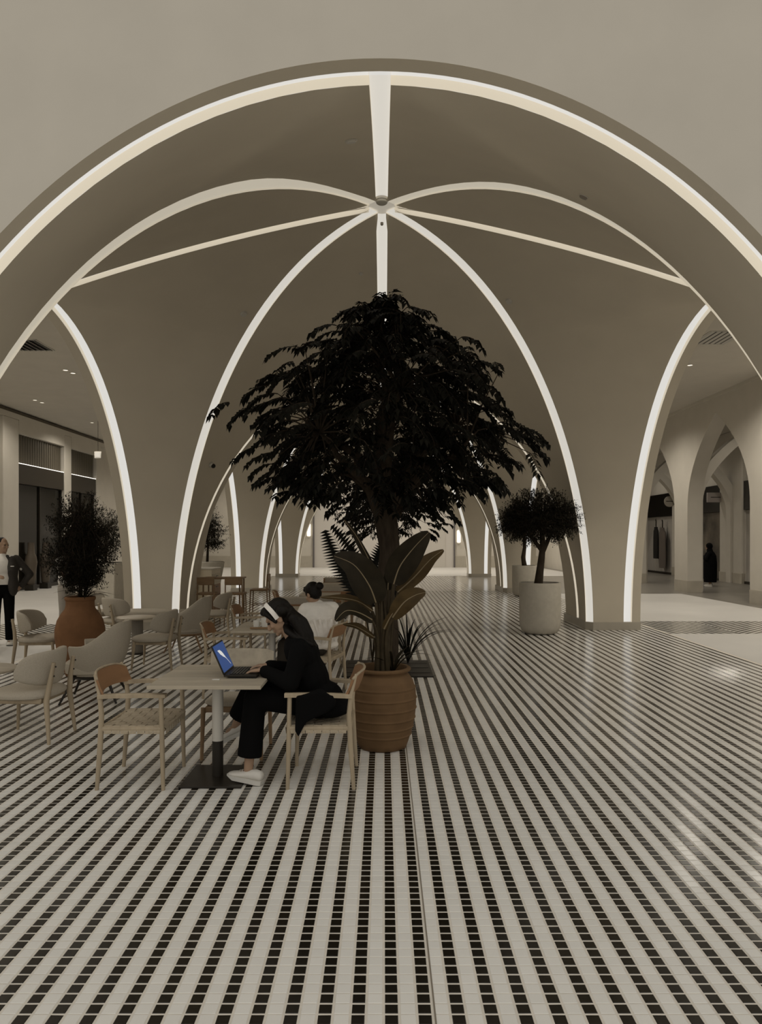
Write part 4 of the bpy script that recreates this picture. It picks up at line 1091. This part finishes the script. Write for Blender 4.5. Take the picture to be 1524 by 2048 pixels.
blob(tr_, 'trousers', black_cloth, wo, .009, 3)
sneaker(wo, Q(-.935, YC - .16, .014), (-1, .30), -.12); sneaker(wo, Q(-1.095, YC + .205, .25), (-1, .10), .45)
hr = MB()
def hl(x, y, z): return hc + RH @ V((x, y, z))
hr.ell(hl(-.028, 0, .035), (.098, .087, .098), RH); hr.ell(hl(.045, 0, .088), (.050, .066, .034), RH); hr.ell(hl(-.06, 0, -.02), (.07, .082, .09), RH)
for sy in (-1, 1): hr.cap(hl(.05, sy * .062, .07), .02, hl(.025, sy * .080, -.02), .013)
for k in range(11):
    f = k / 10; y = YC - .085 + .17 * f; n1 = .02 * math.sin(k * 2.3)
    ends = [(612, 1300), (619, 1299), (627, 1297), (634, 1293)][k % 4]
    p0 = hl(-.06, y - YC, .02); p3 = at(ends[0], ends[1], y + (y - YC) * .1); p1 = at(592 + 10 * (k % 3) - 6, 1236 + 4 * (k % 3), y); p2 = at(610 + 8 * (k % 3) - 6, 1268, y)
    for a, b, r0, r1 in ((p0, p1, .045, .037), (p1, p2, .037, .028), (p2, p3, .028, .013)): hr.cap(a, r0, b, r1, 10)
for k in range(5):
    y = YC - .08 - .004 * k; hr.cap(hl(-.03, y - YC, -.0), .03, at(574 + 4 * k, 1262 + 3 * k, y), .024); hr.cap(at(574 + 4 * k, 1262 + 3 * k, y), .024, at(604 + 5 * k, 1285 + k, y), .018)
blob(hr, 'hair', hair_m, wo, .0065, 2)
hb = MB(); loops = []
for i in range(25):
    a = PI * (i / 24 * 1.16 - .08); c = V((.018 - .02 * math.cos(a) ** 2, .0945 * math.cos(a), .02 + .112 * math.sin(a)))
    nrm = V((0, math.cos(a), math.sin(a))); loops.append([hc + RH @ (c + V((-.017, 0, 0))), hc + RH @ (c + nrm * .004), hc + RH @ (c + V((.017, 0, 0))), hc + RH @ (c - nrm * .006)])
hb.loft(loops); hb.build('headband', white_cloth, wo, 60)

# the person in the white top
p2 = thing('person', 'person in loose white top with dark hair in a bun, seen from behind', 'person', (-.72, 8.25, 0)); O2 = V((-.72, 8.25, 0))
def Q2(x, y, z): return V((x, y, z)) - O2
fd = V((-.50, .87, 0)).normalized(); lf = V((-fd.y, fd.x, 0)); yaw2 = math.atan2(fd.y, fd.x)
def L2(f, l, z): return V((fd.x * f + lf.x * l, fd.y * f + lf.y * l, z))
b2 = MB(); h2 = Q2(-.81, 8.30, 1.118); R2 = rot(yaw2 + .25, 0) @ Matrix.Rotation(math.radians(28), 3, 'Y')
head(b2, h2, R2); b2.cap(L2(.06, 0, .97), .052, h2 + V((0, 0, -.03)), .05)
b2.ell(L2(.02, 0, .85), (.10, .16, .14), rot(yaw2)); b2.ell(L2(-.03, 0, .66), (.1, .15, .16), rot(yaw2)); b2.ell(L2(-.02, 0, .53), (.13, .16, .08), rot(yaw2))
fr2 = V((-.97, .24, 0)); 
for sg in (-1, 1):
    sh = L2(.04, sg * .165, .95); el = sh + V((-.10, .02, -.24)); wr_ = el + V((-.19, .06, .06)); b2.cap(sh, .045, el, .038); b2.cap(el, .036, wr_, .026); hand(b2, wr_, (-1, .2, -.05), (0, 0, 1), -sg, .4)
    hp = V((0, sg * .09, .54)); kn = hp + fr2 * .42; kn.z = .54; an = kn + V((-.02, 0, -.46)); b2.cap(hp, .075, kn, .058); b2.cap(kn, .05, an, .034); b2.ell(an + V((-.05, 0, -.03)), (.08, .032, .03))
blob(b2, 'body', skin_m, p2, .009, 3)
s2 = MB(); s2.ell(L2(.02, 0, .86), (.145, .215, .17), rot(yaw2)); s2.ell(L2(-.04, 0, .66), (.15, .20, .19), rot(yaw2)); s2.ell(L2(-.04, 0, .55), (.16, .20, .07), rot(yaw2))
for sg in (-1, 1):
    sh = L2(.03, sg * .165, .945); el = sh + V((-.10, .02, -.24)); s2.cap(sh, .082, el, .078); s2.cap(el, .07, el + V((-.11, .03, .03)), .05)
s2.cap(L2(.025, -.15, .955), .075, L2(.025, .15, .955), .075); s2.cap(L2(.05, 0, .98), .07, L2(.06, 0, .99), .066)
for k in range(5): s2.cap(L2(-.14, -.14 + .07 * k, .84), .02, L2(-.185, -.10 + .045 * k, .60), .012)
blob(s2, 'white_top', white_cloth, p2, .010, 3)
t2 = MB()
for sg in (-1, 1):
    hp = V((0, sg * .09, .53)); kn = hp + fr2 * .42; kn.z = .54; t2.cap(hp, .10, kn, .08); t2.cap(kn, .078, kn + V((-.02, 0, -.38)), .07)
blob(t2, 'trousers', M('dark_trousers', (.035, .028, .02), .9), p2, .012, 3)
for sg in (-1, 1):
    kn = V((0, sg * .09, .54)) + fr2 * .42; sneaker(p2, V((kn.x + .0, kn.y, 0)), (-1, .2))
hh = MB(); hh.ell(h2 + R2 @ V((-.02, 0, .03)), (.105, .088, .105), R2); hh.ell(h2 + R2 @ V((-.05, 0, -.01)), (.06, .08, .08), R2); hh.ell(h2 + R2 @ V((-.13, -.02, .035)), (.042, .05, .045), R2); hh.ell(h2 + R2 @ V((.05, 0, .075)), (.05, .07, .035), R2)
for k in range(6): hh.cap(h2 + R2 @ V((.05, -.05 + .02 * k, .10)), .012, h2 + R2 @ V((-.11, -.03 + .01 * k, .06)), .012)
blob(hh, 'hair', hair_m, p2, .007, 1)

def standing(label, loc, yaw, H, top, low, hairm, arm_pose, jacket=None, shoes=True, tilt=0, hat=False, sleeve=1.0):
    k = H / 1.75; t = thing('person', label, 'person', loc, yaw); b = MB()
    def S(x, y, z): return V((x, y, z)) * k
    hcn = S(.02, 0, 1.625); RR = rot(tilt, math.radians(4)); head(b, hcn, RR, k); b.cap(S(-.01, 0, 1.42), .058 * k, S(.0, 0, 1.56), .055 * k)
    b.ell(S(0, 0, 1.25), (.105 * k, .16 * k, .19 * k)); b.ell(S(0, 0, 1.0), (.10 * k, .15 * k, .18 * k))
    for sg in (-1, 1):
        el, wr, hd = arm_pose[sg]; sh = S(0, sg * .185, 1.39); el, wr = S(*el), S(*wr); b.cap(sh, .05 * k, el, .04 * k); b.cap(el, .038 * k, wr, .027 * k); hand(b, wr, V(hd), (0, sg, .3), 1 if sg < 0 else -1, .5, k)
        b.cap(S(0, sg * .09, .92), .08 * k, S(.015, sg * .10, .50), .056 * k); b.cap(S(.015, sg * .10, .50), .052 * k, S(-.01, sg * .105, .08), .036 * k); b.ell(S(.05, sg * .105, .045), (.10 * k, .035 * k, .032 * k))
    bd = blob(b, 'body', skin_m, t, .010, 3); eyes(hcn, RR, bd, k)
    g = MB(); g.ell(S(0, 0, 1.27), (.13 * k, .195 * k, .19 * k)); g.ell(S(0, 0, 1.05), (.125 * k, .18 * k, .19 * k)); g.cap(S(-.005, -.15, 1.405), .06 * k, S(-.005, .15, 1.405), .06 * k); g.cap(S(0, 0, 1.43), .07 * k, S(0, 0, 1.445), .066 * k)
    for sg in (-1, 1):
        el = S(*arm_pose[sg][0]); sh = S(0, sg * .185, 1.39); g.cap(sh, .066 * k, sh + (el - sh) * .55, .066 * k)
    blob(g, 'top', top, t, .012, 4)
    if jacket:
        j = MB()
        for sg in (-1, 1):
            el, wr = S(*arm_pose[sg][0]), S(*arm_pose[sg][1]); sh = S(0, sg * .195, 1.39); j.cap(sh, .074 * k, el, .06 * k); j.cap(el, .058 * k, el + (wr - el) * .92, .044 * k)
            j.ell(S(.02, sg * .15, 1.22), (.135 * k, .085 * k, .24 * k)); j.ell(S(.02, sg * .155, .98), (.145 * k, .085 * k, .20 * k)); j.cap(S(.03, sg * .07, 1.44), .03 * k, S(.13, sg * .115, 1.2), .028 * k)
        j.ell(S(-.05, 0, 1.22), (.10 * k, .20 * k, .24 * k)); j.ell(S(-.055, 0, .97), (.10 * k, .19 * k, .2 * k)); blob(j, 'blazer', jacket, t, .012, 4)
        MB().box(S(.155, .155, 1.28), (.008, .055, .014), ch=.003).build('pocket_square', white_cloth, t)
    q = MB(); q.ell(S(0, 0, .94), (.125 * k, .175 * k, .12 * k))
    for sg in (-1, 1): q.cap(S(0, sg * .09, .90), .095 * k, S(.015, sg * .10, .5), .075 * k); q.tube([S(.015, sg * .10, .52), S(0, sg * .105, .08)], [.075 * k, .066 * k], 14)
    blob(q, 'trousers', low, t, .012, 3)
    for sg in (-1, 1): sneaker(t, S(-.01, sg * .105, 0), (1, .12 * sg), 0, 'shoe', k * 1.1)
    h_ = MB(); h_.ell(hcn + RR @ (V((-.028, 0, .035)) * k), (.093 * k, .083 * k, .093 * k), RR); h_.ell(hcn + RR @ (V((-.06, 0, -.02)) * k), (.045 * k, .07 * k, .06 * k), RR); blob(h_, 'hair', hairm, t, .009, 2)
    return t
standing('man in dark blazer and white shirt with hand on hip, at the picture edge', (-6.27, 12.0, 0), math.radians(-68), 1.77, white_cloth, black_cloth, hair_m, {1: ((-.05, .40, 1.14), (.02, .27, .94), (.5, -.7, -.3)), -1: ((.05, -.27, 1.12), (.26, -.08, 1.12), (.6, .7, 0))}, navy_cloth, tilt=.9)
standing('person in pale shirt and grey trousers half hidden behind the dark shrub', (-5.52, 12.7, 0), math.radians(-15), 1.72, white_cloth, grey_cloth, hair_m, {1: ((.12, .25, 1.16), (.22, .08, 1.35), (.2, -.2, 1)), -1: ((.12, -.27, 1.17), (.22, -.10, 1.38), (.2, .2, 1))})
# the person in the black robe
pr = thing('person', 'person in long black hooded robe and white shoes, standing under the right arcade', 'person', (12.02, 26.9, 0), math.radians(150))
b = MB(); hc3 = V((.06, 0, 1.45)); R3 = rot(0, math.radians(25)); head(b, hc3, R3); b.cap((0, 0, 1.25), .055, hc3, .05); b.ell((0, 0, 1.1), (.11, .16, .2)); b.ell((0, 0, .85), (.11, .16, .2))
for sg in (-1, 1):
    b.cap((0, sg * .17, 1.22), .05, (.1, sg * .2, .98), .04); b.cap((.1, sg * .2, .98), .036, (.27, sg * .07, 1.1), .026); hand(b, (.27, sg * .07, 1.1), (.6, -.3 * sg, .3), (0, sg, .3), -sg, .6)
    b.cap((0, sg * .08, .82), .075, (0, sg * .09, .08), .04); b.ell((.05, sg * .09, .045), (.09, .033, .03))
bd = blob(b, 'body', skin_m, pr, .012, 3); eyes(hc3, R3, bd)
g = MB(); g.tube([(0, 0, .15), (0, 0, .45), (0, 0, .85), (.0, 0, 1.12), (.01, 0, 1.26)], [.22, .235, .235, .21, .14], 20); g.cap((0, -.15, 1.21), .075, (0, .15, 1.21), .075)
for sg in (-1, 1): g.cap((0, sg * .17, 1.2), .08, (.1, sg * .2, .98), .075); g.cap((.1, sg * .2, .98), .07, (.24, sg * .09, 1.08), .06)
blob(g, 'robe', black_cloth, pr, .014, 3)
g = MB(); g.ell(hc3 + V((-.03, 0, .03)), (.12, .105, .125), R3); g.cap(hc3 + V((-.03, 0, -.05)), .09, (0, 0, 1.24), .12); blob(g, 'hood', black_cloth, pr, .012, 2)
for sg in (-1, 1): sneaker(pr, (-.0, sg * .09, 0), (1, 0), 0, 'shoe', 1.1)

# ------------------------------------------------------------------ ceiling and wall fittings
def vent(label, px, py, wx, wy, skew=0):
    y = F * (CEIL - EYE) / (HORY - py); x = (px - HORX) / F * y
    t = thing('ceiling_vent', label, 'vent', (x, y, CEIL), 0, 'ceiling vents')
    fr = MB()
    for sx in (-1, 1): fr.box((sx * wx / 2, 0, -.008), (.03, wy, .016))
    for sy in (-1, 1): fr.box((0, sy * wy / 2, -.008), (wx + .03, .03, .016))
    fr.build('frame', plastic_w, t, 0)
    MB().box((0, 0, -.002), (wx, wy, .004)).build('duct', black_m, t, 0)
    n = 6
    for k in range(n): MB().box((-wx / 2 + (k + .5) * wx / n, 0, -.012), (wx / n * .5, wy, .006), R=Matrix.Rotation(.5, 3, 'Y')).build('slat', plastic_w, t, 0)
vent('slatted ceiling vent at the top of the right-hand lit arch', 1436, 675, .75, 1.0)
vent('slatted ceiling vent at the top of the left-hand lit arch', 56, 690, .75, .9)
def disc(name, label, cat, px, py, r, th, mat, group=None):
    p, n = on_vault(px, py); t = thing(name, label, cat, p, 0, group); t.rotation_euler = n.to_track_quat('Z', 'Y').to_euler()
    MB().lathe([(r, .0), (r, th * .6), (r * .85, th), (.002, th)], 24).build('cover', mat, t); MB().lathe([(r * 1.15, 0), (r * 1.15, th * .25), (r, th * .3)], 24).build('rim', plastic_w, t)
    return t
disc('ceiling_speaker', 'flat oval speaker disc on the vault, left of the central front rib', 'speaker', 702, 281, .055, .02, plastic_w)
disc('smoke_detector', 'small round detector on the vault left of the tree top', 'detector', 487, 627, .05, .03, plastic_w, 'vault detectors')
disc('smoke_detector', 'small round detector on the vault right of the tree top', 'detector', 1018, 602, .05, .03, plastic_w, 'vault detectors')
disc('smoke_detector', 'dark little sensor on the vault above the right cross rib', 'detector', 1168, 392, .04, .025, M('grey_sensor', (.25, .22, .18), .5), 'vault detectors')
disc('smoke_detector', 'tiny detector left of the rib just above the tree top', 'detector', 722, 547, .03, .02, plastic_w, 'vault detectors')
p, n = on_vault(421, 929); scm = thing('security_camera', 'small black dome camera on the vault left of the tree', 'camera', p); scm.rotation_euler = n.to_track_quat('Z', 'Y').to_euler()
MB().lathe([(.055, 0), (.055, .02), (.04, .05)], 20).build('mount', plastic_w, scm); MB().ell((0, 0, .065), (.045, .045, .045)).build('dome', black_m, scm)
hb_ = thing('hub_fitting', 'round grey cover at the meeting point of the ribs', 'fitting', (CX, 9.72, HUB - .065))
MB().lathe([(.075, .06), (.075, .0), (.06, -.012), (.002, -.012)], 28).build('cover', M('grey_cover', (.5, .48, .43), .5), hb_); MB().lathe([(.09, .06), (.09, .03), (.075, .025)], 28).build('collar', plastic_w, hb_)
hb2 = thing('hub_sensor', 'small dark sensor in the rib just below the meeting point', 'sensor', (CX, 10.45, HUB - .06))
MB().lathe([(.022, .05), (.022, .02), (.014, .01), (.002, .01)], 20).build('cover', M('grey_sensor_b', (.22, .20, .17), .5), hb2)
# hanging square sign in the left aisle
y = 20.0; c = P(196, 910, y); hs = thing('hanging_sign', 'small square lit sign on a thin cable beside the lit arch', 'sign', (c.x, c.y, c.z))
MB().box((0, 0, 0), (.19, .05, .19), ch=.01).build('sign_box', plastic_w, hs); MB().box((0, -.027, 0), (.13, .006, .13)).build('sign_face', M('sign_face', (.3, .28, .25), .4, emit=(1, .95, .85), estr=.35), hs)
MB().tube([(0, 0, .09), (0, 0, CEIL - c.z)], .006, 6).build('cable', darkmet, hs)
# signs and lamps of the right hand shops
def shop_y(px, x=XS - .1): return F * x / (px - HORX)
y = 34.9; c = P(1339, 1003, y); rs_ = thing('round_sign', 'round pale shop sign on the black band behind the arcade', 'sign', (c.x, y, c.z)); rs_.rotation_euler = (PI / 2, 0, 0)
MB().lathe([(.26, -.02), (.26, .03), (.245, .045), (.002, .045)], 36).build('sign_disc', M('pale_sign', (.40, .37, .32), .5), rs_); MB().box((0, .01, .048), (.36, .035, .006)).build('sign_lettering', darkmet, rs_, 0); MB().box((.2, 0, -.03), (.5, .05, .02)).build('sign_bracket', darkmet, rs_, 0)
y = 30.15; c = P(1432, 995, y); bl_ = thing('blade_sign', 'pale rectangular sign projecting from the pilaster, above the glowing lamp', 'sign', (c.x, y, c.z))
MB().box((0, 0, 0), (.74, .12, .40), ch=.01).build('sign_box', M('sign_pale', (.42, .38, .36), .5), bl_); MB().box((0, -.063, .01), (.48, .01, .025)).build('sign_lettering', darkmet, bl_, 0); MB().box((.35, .02, 0), (.06, .18, .42), ch=.005).build('sign_bracket', darkmet, bl_)
y = 30.0; c = P(1449, 1023, y); wlp = thing('wall_lamp', 'glowing bulb lamp on the pilaster under the rectangular sign', 'lamp', (c.x, y, c.z))
MB().box((0, 0, 0), (.17, .10, .74), ch=.01).build('lamp_box', plaster, wlp); MB().tube([(-.02, 0, -.37), (-.02, 0, -.75)], .03, 10).build('lamp_stem', darkmet, wlp); MB().ell((.02, 0, -1.0), (.13, .13, .26)).build('bulb', M('bulb_glow', (.8, .8, .75), .4, emit=(1, .93, .8), estr=1.1), wlp)
# sconces on the end wall
for px, py, lb in ((617, 1060, 'upright glowing wall lamp on the end wall, left of the tree trunk'), (918, 1073, 'upright glowing wall lamp on the end wall, right of the banana leaves')):
    c = P(px, py, 44.4); t = thing('wall_sconce', lb, 'lamp', (c.x, 44.55, c.z)); MB().box((0, 0, .0), (.22, .16, .75), ch=.03).build('shade', glow_m, t); MB().box((0, .08, 0), (.14, .06, .9), ch=.01).build('back_plate', whitemet, t)
# window displays
def garment(label, px, x, mat, zt, zb, w_):
    y = F * x / (px - HORX); t = thing('hanging_garment', label, 'garment', (x, y, 0), 0, 'clothes on display'); mb = MB(); loops = []
    for f, ww in ((0, .10), (.06, .30), (.12, .85), (.35, .95), (.7, 1.0), (1, .96)):
        z = zt + (zb - zt) * f; loops.append([V((.09 * math.cos(a), ww * w_ * math.sin(a), z)) for a in [2 * PI * k / 14 for k in range(14)]])
    mb.loft(loops); mb.build('cloth', mat, t, 60); MB().tube([(0, 0, zt - .02), (0, 0, zt + .3), (0, .05, zt + .38)], .03, 6).build('hanger', darkmet, t)
garment('long dark coat hanging in the shop window under the round sign', 1312, XS - .18, M('dark_coat', (.012, .01, .008), .9), 2.35, .75, .30)
garment('pale brown dress hanging beside the dark coat in the shop window', 1325, XS - .18, M('brown_dress', (.12, .10, .085), .9), 2.3, .3, .42)
def shape_stand_in(label, px, x, h):  # made-up stand-in for a pale shape in the dark glass
    y = F * x / (px - HORX); y = abs(y); t = thing('pale_shape_stand_in', label, 'shape_stand_in', (x, y, .0), 0, 'stand-ins for pale shapes in the dark shop glass')
    MB().box((0, 0, .10), (.3, .3, .20), ch=.01).build('stand_in_plinth', darkmet, t)
    MB().lathe([(.10, .2), (.13, .24), (.16, .6), (.20, .95), (.17, 1.15), (.12, 1.25), (.10, 1.6), (.11, 1.62), (.09, 1.6)], 24).build('stand_in_body', M('dim_stand_in', (.10, .08, .06), .5), t)
shape_stand_in('left one of the two tall stand-ins for pale shapes in the dark shop glass', 62, XL + .25, 1.6); shape_stand_in('right one of the two tall stand-ins for pale shapes in the dark shop glass', 91, XL + .25, 1.6)
